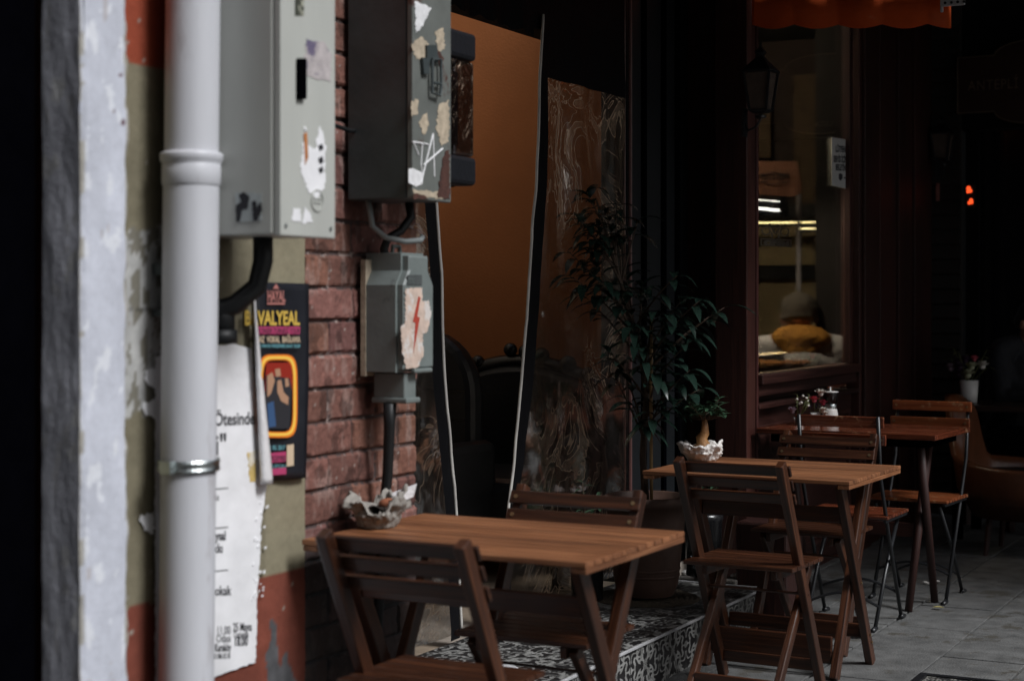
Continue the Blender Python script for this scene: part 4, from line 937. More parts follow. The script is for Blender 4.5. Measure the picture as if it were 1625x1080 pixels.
# lanterns
MT['milk_glass'] = M('dusty lantern glass', (.11,.085,.07), .25, var=.2)
def lantern(loc, label):
    t = thing('wall_lantern', label, 'lantern', loc, 0, 'wall lanterns on the shop front'); t.scale = (.68,.68,.68)
    q = MB(); r0, r1, h = .055, .085, .24; n = 4
    for k in range(4):
        a = math.pi/4 + k*math.pi/2; q.bar((r0*1.41*math.cos(a), r0*1.41*math.sin(a), 0), (r1*1.41*math.cos(a), r1*1.41*math.sin(a), h), .014, .014)
    q.lathe([(0,-.02),(.06,-.015),(.086,0),(.086,.008),(0,.008)], 4, cap=False, T=Matrix.Rotation(R(45),4,'Z')); 
    q.build('frame', 'black_metal', t)
    q = MB(); q.lathe([(.135,h),(.135,h+.01),(.09,h+.05),(.03,h+.10),(.03,h+.12),(.045,h+.13),(.012,h+.16),(.006,h+.20)], 4, T=Matrix.Rotation(R(45),4,'Z')); q.build('roof', 'black_metal', t, bevel=.002)
    q = MB(); q.lathe([(r0*1.30,.009),(r1*1.30,h-.002)], 4, cap=False, T=Matrix.Rotation(R(45),4,'Z')); q.build('pane', 'milk_glass', t)
    q = MB(); q.tube([(0,0,-.02),(0,0,-.05),(-.03,0,-.10),(-.08,0,-.12),(-.105,0,-.08)], .008, 8); q.lathe([(0,-.02),(.035,-.03),(.035,-.045),(0,-.055)], 12, cap=False); q.box(-.115,-.10,-.04,.04,-.16,.02); q.build('bracket', 'black_metal', t)
    return t
a_ = onx(1207, 176, -2.36)
L1 = lantern((-2.36, a_[0], a_[1]), 'black wall lantern with pale panes on the post of the bay window')
L2 = dup(L1, (-2.40, 10.30, 2.20), 90, 'black wall lantern on the louvred corner post below the dark name board')
# small red lights
rl = thing('red_lamp', 'pair of small glowing orange red lamps beside the louvred post', 'lamp')
MT['red_glow'] = emit('red glow', (1,.09,.02), 1.0)
q = MB(); rnd = random.Random(2)
for (a, b_, s_) in ((1537,299,.014),(1540,303,.011),(1536,304,.010),(1541,318,.012),(1538,322,.010),(1542,321,.010)):
    x, z = ony(a, b_, 10.36); q.ball((x, 10.36, z), s_, (1,.5,1.1), 6, 4)
q.build('glow', 'red_glow', rl)
x, z = ony(1539, 311, 10.37); q = MB(); q.box(x-.03, x+.03, 10.37, 10.40, z-.07, z+.07); q.build('housing', 'black_metal', rl)
x, z = ony(1488, 305, 10.41); q = MB(); q.box(x-.010, x+.012, 10.405, 10.413, z-.055, z+.055); tag(q.build('wall_label', M('faded pink label', (.30,.13,.11), .7, c2=(.12,.03,.02), scale=40)), 'narrow faded pink label on the louvred corner post', 'label')
# ================================================================== folding tables
def make_table(label, loc, rz, L, W, H, lx0, lx1, group):
    t = thing('folding_table', label, 'table', (*loc, 0), rz, group)
    n = 12; p = W / n; q = MB()
    for k in range(n): q.box(-L/2 + random.uniform(0,.002), L/2 - random.uniform(0,.002), -W/2 + k*p + .0018, -W/2 + (k+1)*p - .0018, H-.014, H, axis=0)
    q.build('tabletop', 'teak', t, bevel=.0022)
    q = MB()
    for x in (-L/2+.025, L/2-.022): q.box(x-.021, x+.021, -W/2+.003, W/2-.003, H-.029, H-.0148, axis=1)
    q.box(-.03, .03, -W/2+.01, W/2-.01, H-.029, H-.0148, axis=1); build_each(q, 'end_batten', 'teak', t, bevel=.002)
    for x, s_ in ((lx0, 1), (lx1, -1)):
        q = MB(); q.bar((x, -.20, H-.030), (x, .165, 0), .045, .028, side=(0,1,.5)); q.build('leg', 'teak_dark', t, bevel=.004)
        q = MB(); q.bar((x+s_*.033, .20, H-.030), (x+s_*.033, -.165, 0), .045, .028, side=(0,1,-.5)); q.build('leg', 'teak_dark', t, bevel=.004)
    zs_ = .575; f = (H-.030-zs_)/(H-.030)
    q = MB(); yb = -.20 + .365*f; q.box(lx0+.016, lx1-.016, yb-.010, yb+.010, zs_-.025, zs_+.028, axis=0); build_each(q, 'stretcher', 'teak_dark', t, bevel=.003)
    q = MB(); yb = -.165 + .365*(.10/(H-.030)); q.box(lx0+.05, lx1-.05, yb-.034, yb-.014, .05, .145, axis=0); q.box(lx0+.016, lx1-.016, .165-.365*.14, .165-.365*.14+.02, .10, .15, axis=0); build_each(q, 'stretcher', 'teak_dark', t, bevel=.003)
    q = MB()
    for x, d in ((lx0-.015, -1), (lx1+.015, 1)):
        for z, y in ((.115, .11), (.085,.13), (.32, 0)): q.tube([(x, y, z), (x+d*.003, y, z)], .005, 8)
    build_each(q, 'screw', 'screw', t)
    return t
TG = 'slatted wooden folding tables'
make_table('slatted wooden folding table against the bricks, carrying a crumpled paper plant pot', (-2.043, 3.805), -.5, .81, .61, .715, -.335, .335, TG)
make_table('slatted wooden folding table carrying a small bonsai in a white wrapped bowl', (-1.975, 5.83), -1, .77, .64, .715, -.235, .315, TG)
# ================================================================== wooden folding chairs
def make_chair(label, loc, rz, group):
    t = thing('folding_chair', label, 'chair', (*loc, 0), rz, group)
    dirv = Vector((0, .39, -.79)).normalized()
    for s_ in (-1, 1):
        q = MB(); q.bar((s_*.180, -.20-.008, .80), (s_*.180, .19, 0), .028, .040, side=(1,0,0)); q.build('back_post', 'teak_dark', t, bevel=.004)
        q = MB(); q.bar((s_*.150, .15, .432), (s_*.150, -.205, 0), .024, .036, side=(1,0,0)); q.build('rear_leg', 'teak_dark', t, bevel=.004)
    for k in range(3):
        zt = .79 - .048*k; yc = -.20 + .39*(.79-(zt-.018))/.79 + .028
        T = Matrix.Translation((0, yc, zt-.018)) @ Matrix.Rotation(math.atan2(.39,.79), 4, 'X')
        q = MB(); q.box(-.20, .20, -.006, .006, -.019, .019, T=T, axis=0); sl = q.build('back_slat', 'teak_dark', t, bevel=.003)
        q = MB()
        for s_ in (-1, 1): q.tube([T @ Vector((s_*.180, .005, 0)), T @ Vector((s_*.180, .0085, 0))], .0058, 10)
        build_each(q, 'screw', 'screw', sl)
    q = MB()
    for k in range(6): y = -.135 + k*.052; q.box(-.195, .195, y, y+.045, .437, .452, axis=0)
    q.build('seat', 'teak_dark', t, bevel=.003)
    q = MB()
    for s_ in (-1, 1): q.box(s_*.124-.010, s_*.124+.010, -.12, .165, .405, .4365, axis=1)
    build_each(q, 'seat_rail', 'teak_dark', t, bevel=.003)
    q = MB(); q.box(-.138, .138, -.172, -.158, .045, .085, axis=0); q.box(-.166, .166, .150, .162, .06, .10, axis=0); q.tube([(-.196,.022,.345),(.196,.022,.345)], .005, 8); build_each(q, 'stretcher', 'teak_dark', t, bevel=.002)
    return t
CG = 'slatted wooden folding chairs'
ch = make_chair('wooden folding chair seen from behind at the table against the bricks', (-1.945, 3.335), 0, CG)
dup(ch, (-1.985, 3.99, 0), 180, 'wooden folding chair facing the viewer across the table against the bricks', CG)
dup(ch, (-1.893, 5.36, 0), -2, 'wooden folding chair seen from behind at the bonsai table', CG)
dup(ch, (-1.955, 6.25, 0), 178, 'wooden folding chair facing the viewer across the bonsai table', CG)
# ================================================================== bistro chairs
def make_bistro(label, loc, rz, group, wmat, ztop=.865):
    t = thing('bistro_chair', label, 'chair', (*loc, 0), rz, group)
    for s_ in (-1, 1):
        q = MB(); q.tube([(s_*.165,-.20,ztop), (s_*.165,-.165,.62), (s_*.165,-.06,.40), (s_*.165,.14,.012)], .0085, 8); q.tube([(s_*.165,.13,.012), (s_*.165,.185,.006)], .010, 8); q.build('back_post', 'black_metal', t, smooth=True)
        q = MB(); q.tube([(s_*.145,.17,.43), (s_*.145,-.02,.22), (s_*.145,-.17,.012)], .0085, 8); q.tube([(s_*.145,-.16,.012), (s_*.145,-.21,.006)], .010, 8); q.build('leg', 'black_metal', t, smooth=True)
    for k, z in enumerate((ztop-.002, ztop-.075)):
        y = -.20 + .03*k + .016; q = MB(); q.box(-.185, .185, y-.007, y+.007, z-.045, z, axis=0); sl = q.build('back_slat', wmat, t, bevel=.003)
        q = MB()
        for s_ in (-1, 1): q.tube([(s_*.165, y+.006, z-.022), (s_*.165, y+.0095, z-.022)], .006, 10); q.tube([(s_*.165, y-.006, z-.022), (s_*.165, y-.0095, z-.022)], .006, 10)
        build_each(q, 'screw', 'screw', sl)
    q = MB()
    for k in range(8): y = -.13 + k*.041; q.box(-.185, .185, y, y+.030, .444, .458, axis=0)
    q.build('seat', wmat, t, bevel=.003)
    q = MB(); q.box(-.178, -.166, -.13, .19, .432, .443); q.box(.166, .178, -.13, .19, .432, .443)
    def arcb(y, z, x): return [( -x + 2*x*k/12, y, z + .045*math.sin(math.pi*k/12)) for k in range(13)]
    q.tube(arcb(.085, .12, .165), .006, 6); q.tube(arcb(-.12, .09, .145), .006, 6); build_each(q, 'frame_rod', 'black_metal', t)
    return t
BG = 'metal bistro chairs with wooden slats'
b1 = make_bistro('black metal bistro chair with glossy red brown slats, behind the bonsai table', (-1.945, 6.755), -1, BG, 'lacquer')
b2 = make_bistro('metal bistro chair with worn orange brown slats, beside the curved tub chair', (-1.845, 7.47), 176, BG, 'worn_orange', .872)
# third table
t3 = thing('lacquered_table', 'glossy dark red brown table holding the flower vases and the dispenser', 'table', (-2.03, 7.225, 0), -3)
q = MB(); L, W, H = .80, .54, .77
for k in range(7): q.box(-L/2+.03, L/2-.03, -W/2+.03+k*.0686, -W/2+.03+(k+1)*.0686-.002, H-.02, H-.002, axis=0)
for a in ((-L/2, L/2, -W/2, -W/2+.029), (-L/2, L/2, W/2-.029, W/2)): q.box(*a, H-.024, H, axis=0)
for a in ((-L/2, -L/2+.029, -W/2+.0295, W/2-.0295), (L/2-.029, L/2, -W/2+.0295, W/2-.0295)): q.box(*a, H-.024, H, axis=1)
q.build('tabletop', 'lacquer', t3, bevel=.003)
q = MB(); q.box(-L/2+.05, L/2-.05, -W/2+.05, W/2-.05, H-.06, H-.025); q.build('apron', 'black', t3)
for x in (-.30, .29):
    q = MB(); q.tube([(x, -.13, H-.03), (x-.01, .13, 0)], [.021,.017], 10); q.build('leg', 'mahogany', t3, smooth=True)
    q = MB(); q.tube([(x-.035, .14, H-.03), (x-.045, -.14, 0)], [.021,.017], 10); q.build('leg', 'mahogany', t3, smooth=True)
q = MB(); q.box(-.30,.26,-.01,.01,.30,.36); build_each(q, 'stretcher', 'mahogany', t3)
# ================================================================== leaves and plants
def leaf(mb, p, d, L, wd, droop, up=Vector((0,0,1)), mi=0):
    d = Vector(d).normalized(); s = d.cross(up)
    if s.length < .05: s = Vector((1,0,0))
    s.normalize(); n = s.cross(d); N_ = 5; vs = []; pos = Vector(p); dirv = d.copy()
    for k in range(N_+1):
        u = k/N_; wv = wd*math.sin(math.pi*min(1, u*.93+.05))**.9 * (1-.25*u) if 0 < k < N_ else .0006
        vs += [pos - s*wv + n*wv*.35, pos.copy(), pos + s*wv + n*wv*.35]
        dirv = (dirv + Vector((0,0,-droop/N_))).normalized(); pos = pos + dirv*(L/N_)
    fs = []
    for k in range(N_): a = 3*k; fs += [(a,a+1,a+4,a+3), (a+1,a+2,a+5,a+4)]
    mb.add(vs, fs, None, mi)
pc_ = Vector((-2.545, 5.98, PZ))
fic = thing('potted_ficus', 'tall dark leaved ficus in a terracotta pot on the tiled platform', 'potted plant', tuple(pc_))
PH = .40
q = MB(); q.lathe([(.105,.012),(.125,.06),(.150,.30),(.158,.36),(.168,.362),(.170,.395),(.160,.40),(.150,.396),(.146,.36),(.0,.36)], 40, cap=False); q.lathe([(.1285,.085),(.1315,.09),(.131,.096)], 40, cap=False); q.lathe([(.131,.11),(.1335,.115),(.133,.121)], 40, cap=False); q.build('pot', 'pot', fic, smooth=True)
q = MB(); q.lathe([(.0,.365),(.08,.372),(.144,.362)], 24, cap=False, fn=lambda p,a,r,z: p + Vector((0,0,.01*fnoise(p.x*20,p.y*20,1)))); q.build('soil', 'soil', fic)
stx = -.01
q = MB(); q.tube([(.03,-.02,.33),(.028,-.02,.75),(.03,-.02,1.10)], .007, 8); q.build('stake', 'stake', fic, smooth=True)
rnd = random.Random(21)
tr = MB(); tr.tube([(0,0,.33),(-.02,.01,.55),(.0,.0,.78),(-.03,.01,.98),(-.08,-.02,1.16),(-.13,-.04,1.36),(-.19,-.06,1.56)], [.016,.013,.012,.010,.008,.006,.003], 8)
lf = MB(); Rv = Vector((cy, sy, 0)); Fv = Vector((-sy, cy, 0))
def pxl(px, py, d):   # a point on the plant given along the view (relative to the pot base), d metres nearer/farther
    D = -sy*pc_.x + cy*pc_.y + d; k = D/FPX
    w_ = Fv*D + Rv*((px-812.5)*k) + Vector((0,0,CH-(py-481)*k)); return w_ - pc_
branches = [ # tip px, py, root z fraction, leaf count
 ((930,308),.0,26), ((960,335),.05,24), ((915,345),-.05,24), ((945,360),.0,22), ((980,330),.08,9), ((1012,352),.1,9), ((935,385),-.04,20), ((975,375),.05,16), ((905,440),-.08,26), ((935,415),.02,26), ((925,470),.1,22), ((960,385),.05,18), ((900,400),.0,12), ((955,450),-.1,22), ((990,430),.1,20), ((985,470),-.06,24), ((1020,455),.05,24),
 ((1000,520),-.1,24), ((1040,500),-.05,26), ((1075,440),-.1,12), ((1085,475),.0,20), ((1110,480),-.1,16), ((1150,490),-.05,12), ((1125,505),.1,14), ((1075,520),-.15,20), ((1095,545),-.1,12), ((1050,545),.05,24), ((1020,560),-.1,20), ((965,560),-.1,14), ((985,585),.0,12), ((1040,590),-.1,18),
 ((1095,590),-.15,14), ((1110,620),-.1,12), ((1070,610),.0,14), ((1060,650),-.1,10), ((1000,640),.0,10), ((975,600),.05,10), ((1035,640),.05,12), ((1025,680),-.08,8), ((1040,668),-.1,8)]
for (tp, dd, nl) in branches:
    tip = pxl(*tp, dd); hz = min(1.30, max(.62, tip.z - .22 + rnd.uniform(-.05,.05)))
    tpts = [(0,0,.33),(-.02,.01,.55),(.0,.0,.78),(-.03,.01,.98),(-.08,-.02,1.16),(-.13,-.04,1.36)]
    root = Vector(tpts[0])
    for a, b_ in zip(tpts, tpts[1:]):
        if a[2] <= hz <= b_[2]: root = Vector(a).lerp(Vector(b_), (hz-a[2])/(b_[2]-a[2]))
    mid = root.lerp(tip, .5) + Vector((rnd.uniform(-.02,.02), rnd.uniform(-.02,.02), .04))
    pts = []
    for k in range(9):
        u = k/8; pts.append(root*(1-u)**2 + mid*2*u*(1-u) + tip*u*u)
    tr.tube(pts, [.0055*(1-.75*k/8) for k in range(9)], 5)
    nl = max(5, int(nl*.52))
    for k in range(nl):
        u = 1 - .55*(k/nl)**1.1; pnt = root*(1-u)**2 + mid*2*u*(1-u) + tip*u*u
        a = k*2.4 + rnd.uniform(-.5,.5); ax = (tip-mid).normalized()
        d = ax*.55 + Vector((math.cos(a), math.sin(a), rnd.uniform(-.1,.45)))*.8
        leaf(lf, pnt, d, rnd.uniform(.090,.150), rnd.uniform(.017,.024), rnd.uniform(.7,2.0))
tr.build('trunk', 'bark', fic, smooth=True); lf.build('crown', 'leaf', fic, smooth=True)
# mat
q = MB(); 
for k in range(9): q.lathe([(.02+.021*k, 0), (.031+.021*k, .008+.004*fnoise(k*3.3,1,1)), (.041+.021*k, 0)], 60, cap=False, fn=lambda p,a,r,z: p + Vector((0,0,.003*fnoise(p.x*60,p.y*60,2))))
MT['mat'] = M('dark woven coir', (.06,.045,.03), .9, var=.6, scale=120, bump=1.0, bscale=260)
mt_ = q.build('woven_mat', 'mat', loc=(pc_.x, pc_.y, PZ+.002)); tag(mt_, 'round dark woven mat under the ficus pot on the tiles', 'mat')
fic.location.z = PZ + .006
# herb pots behind
def herb(name, label, loc, pots, n, spread, seed):
    t = thing(name, label, 'potted plant', loc); rnd = random.Random(seed)
    q = MB(); q.lathe([(pots*.75,0),(pots,.001),(pots*1.1,.22),(pots*1.16,.225),(pots*1.16,.25),(pots*1.0,.25),(0,.23)], 24, cap=False); q.build('pot', 'blk_gloss', t, smooth=True)
    st = MB(); lv = MB()
    for k in range(n):
        a = k*2.4; r = spread*rnd.uniform(.3,1); tip = Vector((r*math.cos(a), r*math.sin(a), .30 + rnd.uniform(0,.14)))
        st.tube([(0,0,.22), tip*.6+Vector((0,0,.1)), tip], .003, 5)
        for j in range(7):
            b_ = j*2.4 + k; leaf(lv, Vector((0,0,.22)).lerp(tip, .6+.4*j/6), (math.cos(b_), math.sin(b_), .5), rnd.uniform(.04,.065), .009, .9)
    st.build('stem', 'bark', t); lv.build('foliage', 'leaf2', t, smooth=True)
x, y = -2.67, 5.70; herb('potted_herb', 'small green leafy plant in a black pot between curtain and ficus pot', (x, y, PZ+.03), .06, 7, .10, 3)
herb('potted_herb', 'bushy low plant in a black pot between the ficus pot and the bonsai table', (-2.42, 6.27, PZ+.06), .07, 12, .09, 5)
# plain stone block and stone on the platform end
def rock(name, label, c, r, mat, seed, cat):
    q = MB(); q.lathe([(0,0),(r*.9,.001),(r,r*.25),(r*.8,r*.6),(r*.3,r*.72),(0,r*.7)], 24, cap=False, fn=lambda p,a,rr,z: p + Vector((fnoise(p.x*9+seed,p.y*9,p.z*9),fnoise(p.x*9,p.y*9+seed,p.z*9),.6*abs(fnoise(p.x*14,p.y*14,seed))))*r*.35*(z>0))
    return tag(q.build(name, mat, loc=c), label, cat)
q = MB(); q.box(-.16,.10,-.05,.05,0,.045); o_ = tag(q.build('stone_slab', M('rough dark stone', (.10,.09,.08), .9, bump=.8, scale=30), bevel=.008, loc=(-2.45, 6.50, PZ-.03)), 'rough flat stone lying at the end of the tiled platform', 'stone')
rnd = random.Random(12); q = MB()
for k in range(14): q.ball((rnd.uniform(-.13,.08), rnd.uniform(-.04,.04), rnd.uniform(.048,.065)), rnd.uniform(.010,.022), (1.3,1,.8), 7, 5)
tag(q.build('white_pebbles', 'foil', loc=(-2.45, 6.50, PZ-.03)), 'small heap of white pebbles on the rough flat stone', 'pebbles')
# wooden block planter between
q = MB(); q.box(-2.36,-2.14,6.48,6.70,0,.42); tag(q.build('dark_planter', 'mahogany', bevel=.01), 'dark square wooden planter box standing behind the bonsai table', 'planter')
# ================================================================== crumpled paper pot on table 1
def crumple(name, label, loc, r, h, mat, seed, squash=(1,1), lump=.3, soilc='soil'):
    t = thing(name, label, 'plant pot', loc); q = MB(); prof = []
    nz = 14
    def fn(p, a, rr, z):
        u = max(0, z/h); c, s_ = math.cos(a), math.sin(a)
        k = fnoise(c*1.6+seed, s_*1.6, u*1.3); k2 = fnoise(c*4+seed, s_*4, u*3.5+3); k3 = abs(fnoise(c*9, s_*9+seed, u*6))
        f = 1 + lump*(k*.7+k2*.4)*min(1, u*2) - .16*k3
        zz = z*(1 + .34*lump/.3*fnoise(c*1.8+seed*2, s_*1.8, 9)*u)
        return Vector((p.x*f*squash[0], p.y*f*squash[1], zz))
    prof = [(r*.62,0)] + [(r*(.68+.34*math.sin(u*1.5)), h*u) for u in [k/nz for k in range(nz+1)]] + [(r*1.0,h*1.05),(r*.93,h*1.06),(r*.85,h*.98),(r*.75,h*.80),(0,h*.72)]
    q.lathe(prof, 96, cap=False, fn=fn); o = q.build('wrap', mat, t, smooth=True)
    q = MB(); q.lathe([(0,h*.76),(r*.5,h*.80),(r*.80,h*.74)], 24, cap=False, fn=lambda p,a,rr,z: Vector((p.x*squash[0], p.y*squash[1], z + .012*fnoise(p.x*30,p.y*30,seed)))); q.build('soil', soilc, t, smooth=True)
    return t
cp = crumple('crumpled_pot', 'crumpled pale paper plant pot with dark soil, standing against the bricks', (-2.408, 3.80, .716), .074, .072, 'sack', 3, (1.05,1.2), .55)
q = MB(); q.ball((.035,.0,.062), .028, (1,.8,.6), 12, 8); q.build('root_lump', M('rusty bulb', (.28,.10,.05), .7, var=.3, bump=.3), cp, smooth=True)
q = MB(); q.prism([(.05,.0,.06),(.085,.05,.08),(.09,.06,.115),(.03,.03,.09)], (.3,-.6,0), .006); q.build('paper_fold', 'paper_torn', cp, smooth=False)
bo = crumple('bonsai_bowl', 'small bonsai with a swollen orange trunk in a white crumpled bowl', (-2.315, 5.985, .716), .082, .058, 'foil', 8, (1.05,.95), .30)
bo.name = 'bonsai_bowl'
q = MB(); q.tube([(.0,.0,.035),(-.004,0,.05),(.006,0,.065),(-.003,.0,.085),(.012,.0,.105),(.012,0,.135),(.01,0,.16)], [.034,.030,.026,.022,.017,.013,.010], 14); q.build('trunk', M('orange bonsai bark', (.30,.15,.055), .5, var=.4, scale=30, c2=(.22,.12,.12), bump=.3), bo, smooth=True)
lf = MB(); st = MB(); rnd = random.Random(30)
for k in range(18):
    a = k*2.4; r_ = rnd.uniform(.03,.105); tip = Vector((.01+r_*math.cos(a), r_*math.sin(a), .165+rnd.uniform(0,.075))); st.tube([(.01,0,.15), tip], .002, 5)
    for j in range(8): b_ = j*2.4+k; leaf(lf, Vector((.01,0,.155)).lerp(tip, .55+.45*j/7), (math.cos(b_), math.sin(b_), rnd.uniform(.1,.8)), rnd.uniform(.035,.055), .0100, .5)
st.build('twig', 'bark', bo); lf.build('crown', 'leaf2', bo, smooth=True)
# ================================================================== flowers + dispenser
MT['petal_white'] = M('white petals', (.70,.66,.60), .6, var=.1); MT['petal_pink'] = M('pink petals', (.62,.11,.15), .6, var=.25); MT['petal_red'] = M('crimson petals', (.25,.008,.03), .6, var=.3)
MT['petal_lilac'] = M('lilac petals', (.40,.30,.36), .6, var=.2); MT['petal_plum'] = M('plum petals', (.045,.02,.045), .6, var=.3); MT['petal_cream'] = M('cream petals', (.45,.46,.30), .6, var=.2); MT['herb'] = M('olive leaf', (.10,.11,.035), .6, var=.3)
def bloom(parent, c, r, mat, name='flower'):
    q = MB(); rnd = random.Random(int(c[0]*1e4+c[2]*1e4)); q.ball(c, r*.45, (1,1,.9), 8, 6)
    for ring_, n, tilt, rr in ((0,5,1.2,.62),(1,7,.75,.85),(2,9,.25,1.0)):
        for k in range(n):
            a = 2*math.pi*k/n + ring_*.4 + rnd.uniform(-.15,.15); d = Vector((math.cos(a)*math.cos(tilt), math.sin(a)*math.cos(tilt), math.sin(tilt)))
            leaf(q, Vector(c)+d*r*.15, d, r*rr*1.05, r*.34, -.5)
    return q.build(name, mat, parent, smooth=True)
def vase(name, label, loc, r, h, mat):
    t = thing(name, label, 'flower vase', loc); q = MB(); q.lathe([(0,0),(r*.85,0),(r*.92,h*.3),(r,h),(r*.88,h),(r*.8,h*.2),(0,h*.15)], 24, cap=False); q.build('vase', mat, t, smooth=True); return t
vz = .771
v1 = vase('flower_vase', 'small white vase of pink, crimson and white flowers beside the dispenser', (-2.285, 7.33, vz), .024, .05, 'white_china')
for c, r_, mm in (((-.005,.0,.105),.026,'petal_pink'), ((.022,.01,.135),.028,'petal_white'), ((.035,.005,.092),.022,'petal_red'), ((.045,-.02,.062),.020,'petal_white'), ((.028,.0,.055),.015,'petal_cream'), ((-.03,.01,.075),.020,'petal_plum'), ((.05,-.01,.045),.018,'petal_white'), ((0,.02,.075),.02,'petal_plum')):
    bloom(v1, c, r_, mm)
q = MB()
for c in ((-.005,0,.1),(.022,.01,.13),(.035,.005,.09),(-.03,.01,.07)): q.tube([(0,0,.03), c], .0015, 5)
q.build('stem', 'herb', v1)
v2 = vase('flower_vase', 'low white vase with a lilac bloom and olive sprigs', (-2.345, 7.27, vz), .024, .03, 'white_china')
bloom(v2, (-.025,-.01,.058), .024, 'petal_lilac')
q = MB(); rnd = random.Random(40)
for k in range(9):
    a = rnd.uniform(0,6.28); tip = Vector((.02+.03*math.cos(a), .03*math.sin(a), rnd.uniform(.08,.14))); q.tube([(0,0,.02), tip], .0014, 5)
    for j in range(5): leaf(q, Vector((0,0,.03)).lerp(tip, .5+.5*j/4), (math.cos(j*2.4), math.sin(j*2.4), .4), .018, .005, .2)
q.build('sprig', 'herb', v2, smooth=True)
q = MB()
for k in range(7): a = k*2.4; q.ball((.02+.026*math.cos(a), .026*math.sin(a), .085+.007*k), .007, (1,1,.8), 7, 5)
q.build('bud', 'petal_white', v2, smooth=True)
dsp = thing('sugar_dispenser', 'white dispenser with a steel neck and black lid on the third table', 'dispenser', (-2.235, 7.40, vz))
q = MB(); q.lathe([(0,0),(.038,0),(.040,.006),(.031,.060),(.029,.066),(0,.066)], 28, cap=False); q.build('body', 'white_china', dsp, smooth=True)
q = MB(); q.lathe([(.028,.067),(.029,.070),(.029,.086),(.027,.088)], 28); q.build('neck', 'steel', dsp, smooth=True)
q = MB(); q.lathe([(.030,.089),(.034,.135),(.036,.140)], 28); q.build('lid', 'blk_gloss', dsp, smooth=True)
q = MB(); q.lathe([(0,.141),(.037,.141),(.037,.145),(.004,.147),(.003,.165),(0,.166)], 24, cap=False); q.build('rim', 'white_china', dsp, smooth=True)
# ================================================================== far terrace: tub chair, table, vase
tc_ = thing('curved_chair', 'brown curved tub chair with a tall back and sweeping low rim', 'armchair', (-1.63, 9.0, 0), 0)
q = MB(); n = 44; vs = []; Rr = .40
# rim height along the angle; tallest towards the wall side
for i in range(n+1):
    a = R(95) + R(300)*i/n; dd = abs(((a - R(172) + math.pi) % (2*math.pi)) - math.pi)
    zt = .49 + .32*math.exp(-(dd/.42)**4) + .02*math.cos(a*2)
    flare = .06*math.exp(-(dd/.5)**2)
    for (rr, zz) in ((Rr-.10,.20),(Rr-.02,.34),(Rr+flare*.5,zt-.02),(Rr+flare,zt),(Rr-.045+flare,zt),(Rr-.06,zt-.04),(Rr-.08,.36)):
        vs.append((rr*math.cos(a), rr*math.sin(a), zz))
m_ = 7; q.add(vs, [(i*m_+k, i*m_+(k+1)%m_, (i+1)*m_+(k+1)%m_, (i+1)*m_+k) for i in range(n) for k in range(m_)] + [tuple(range(m_)), tuple(range(n*m_, n*m_+m_))[::-1]])
MT['tan_leather'] = M('tan leather', (.12,.042,.018), .35, var=.25, scale=8, bump=.15)
q.build('shell', 'tan_leather', tc_, smooth=True)
q = MB(); q.lathe([(0,.28),(.33,.28),(.34,.40),(.30,.43),(0,.44)], 32, cap=False); q.build('seat_cushion', 'black_leather', tc_, smooth=True)
for a in (45,135,225,315): q = MB(); q.tube([(.24*math.cos(R(a)),.24*math.sin(R(a)),.29),(.28*math.cos(R(a)),.28*math.sin(R(a)),0)], [.02,.012], 8); q.build('leg', 'mahogany', tc_)
ft = thing('terrace_table', 'dark terrace table that carries the white conical flower vase', 'table', (-1.80, 9.62, 0), 0)
q = MB(); q.box(-.36,.60,-.30,.30,.72,.755); q.build('tabletop', M('very dark wood', (.022,.010,.007), .35), ft, bevel=.004)
for x in (-.3,.54):
    for y in (-.24,.24): q = MB(); q.box(x-.025,x+.025,y-.025,y+.025,0,.719); q.build('leg', 'black', ft)
v3 = vase('flower_vase', 'white conical vase of cream, pink and dark plum flowers on the far dark table', (-2.075, 9.55, .756), .052, .125, 'white_china')
for c, r_, mm in (((-.10,0,.19),.040,'petal_lilac'), ((-.05,-.02,.16),.04,'petal_plum'), ((.0,-.03,.155),.045,'petal_cream'), ((.02,-.02,.20),.038,'petal_cream'), ((.075,0,.205),.040,'petal_white'), ((-.02,.0,.235),.04,'petal_plum'), ((.03,0,.245),.028,'petal_pink'), ((-.07,0,.225),.03,'petal_plum'), ((-.045,-.03,.20),.035,'petal_plum')): bloom(v3, c, r_, mm)
q = MB()
for k in range(10): a = k*2.4; tip = (.10*math.cos(a), .06*math.sin(a), .20+.012*k); q.tube([(0,0,.10), tip], .002, 5); leaf(q, tip, (math.cos(a),math.sin(a),.2), .05, .012, .8)
q.build('sprig', 'herb', v3)
# ground litter
x, y = onz(1487, 966, 0); q = MB(); leaf(q, (x-.02, y, .006), (1,.2,.1), .05, .014, .1); tag(q.build('fallen_leaf', M('dry yellow leaf', (.42,.36,.12), .7)), 'dry yellow leaf lying on the paving near the third table', 'leaf')
q = MB(); rnd = random.Random(17)
for k in range(5): xx, yy = onz(1468+5*k, 926+rnd.uniform(-2,2), 0); q.ball((xx, yy, .008), rnd.uniform(.006,.012), (1.3,1,.6), 7, 5)
tag(q.build('paper_bits', 'foil'), 'bits of crumpled white paper on the paving under the third table', 'litter')
q = MB()
for k in range(60):
    xx, yy = rnd.uniform(-2.0, .3), rnd.uniform(5.0, 9.2); a = rnd.uniform(0, 6.28); s_ = rnd.uniform(.004,.012)
    q.add([(xx,yy,.003),(xx+s_*math.cos(a),yy+s_*math.sin(a),.005),(xx+s_*.5*math.cos(a+1),yy+s_*.5*math.sin(a+1),.004)], [(0,1,2)])
st_ = tag(q.build('litter_specks', M('dark specks', (.03,.022,.015), .8)), 'tiny dark specks of dirt scattered over the paving', 'dirt'); st_['kind'] = 'stuff'
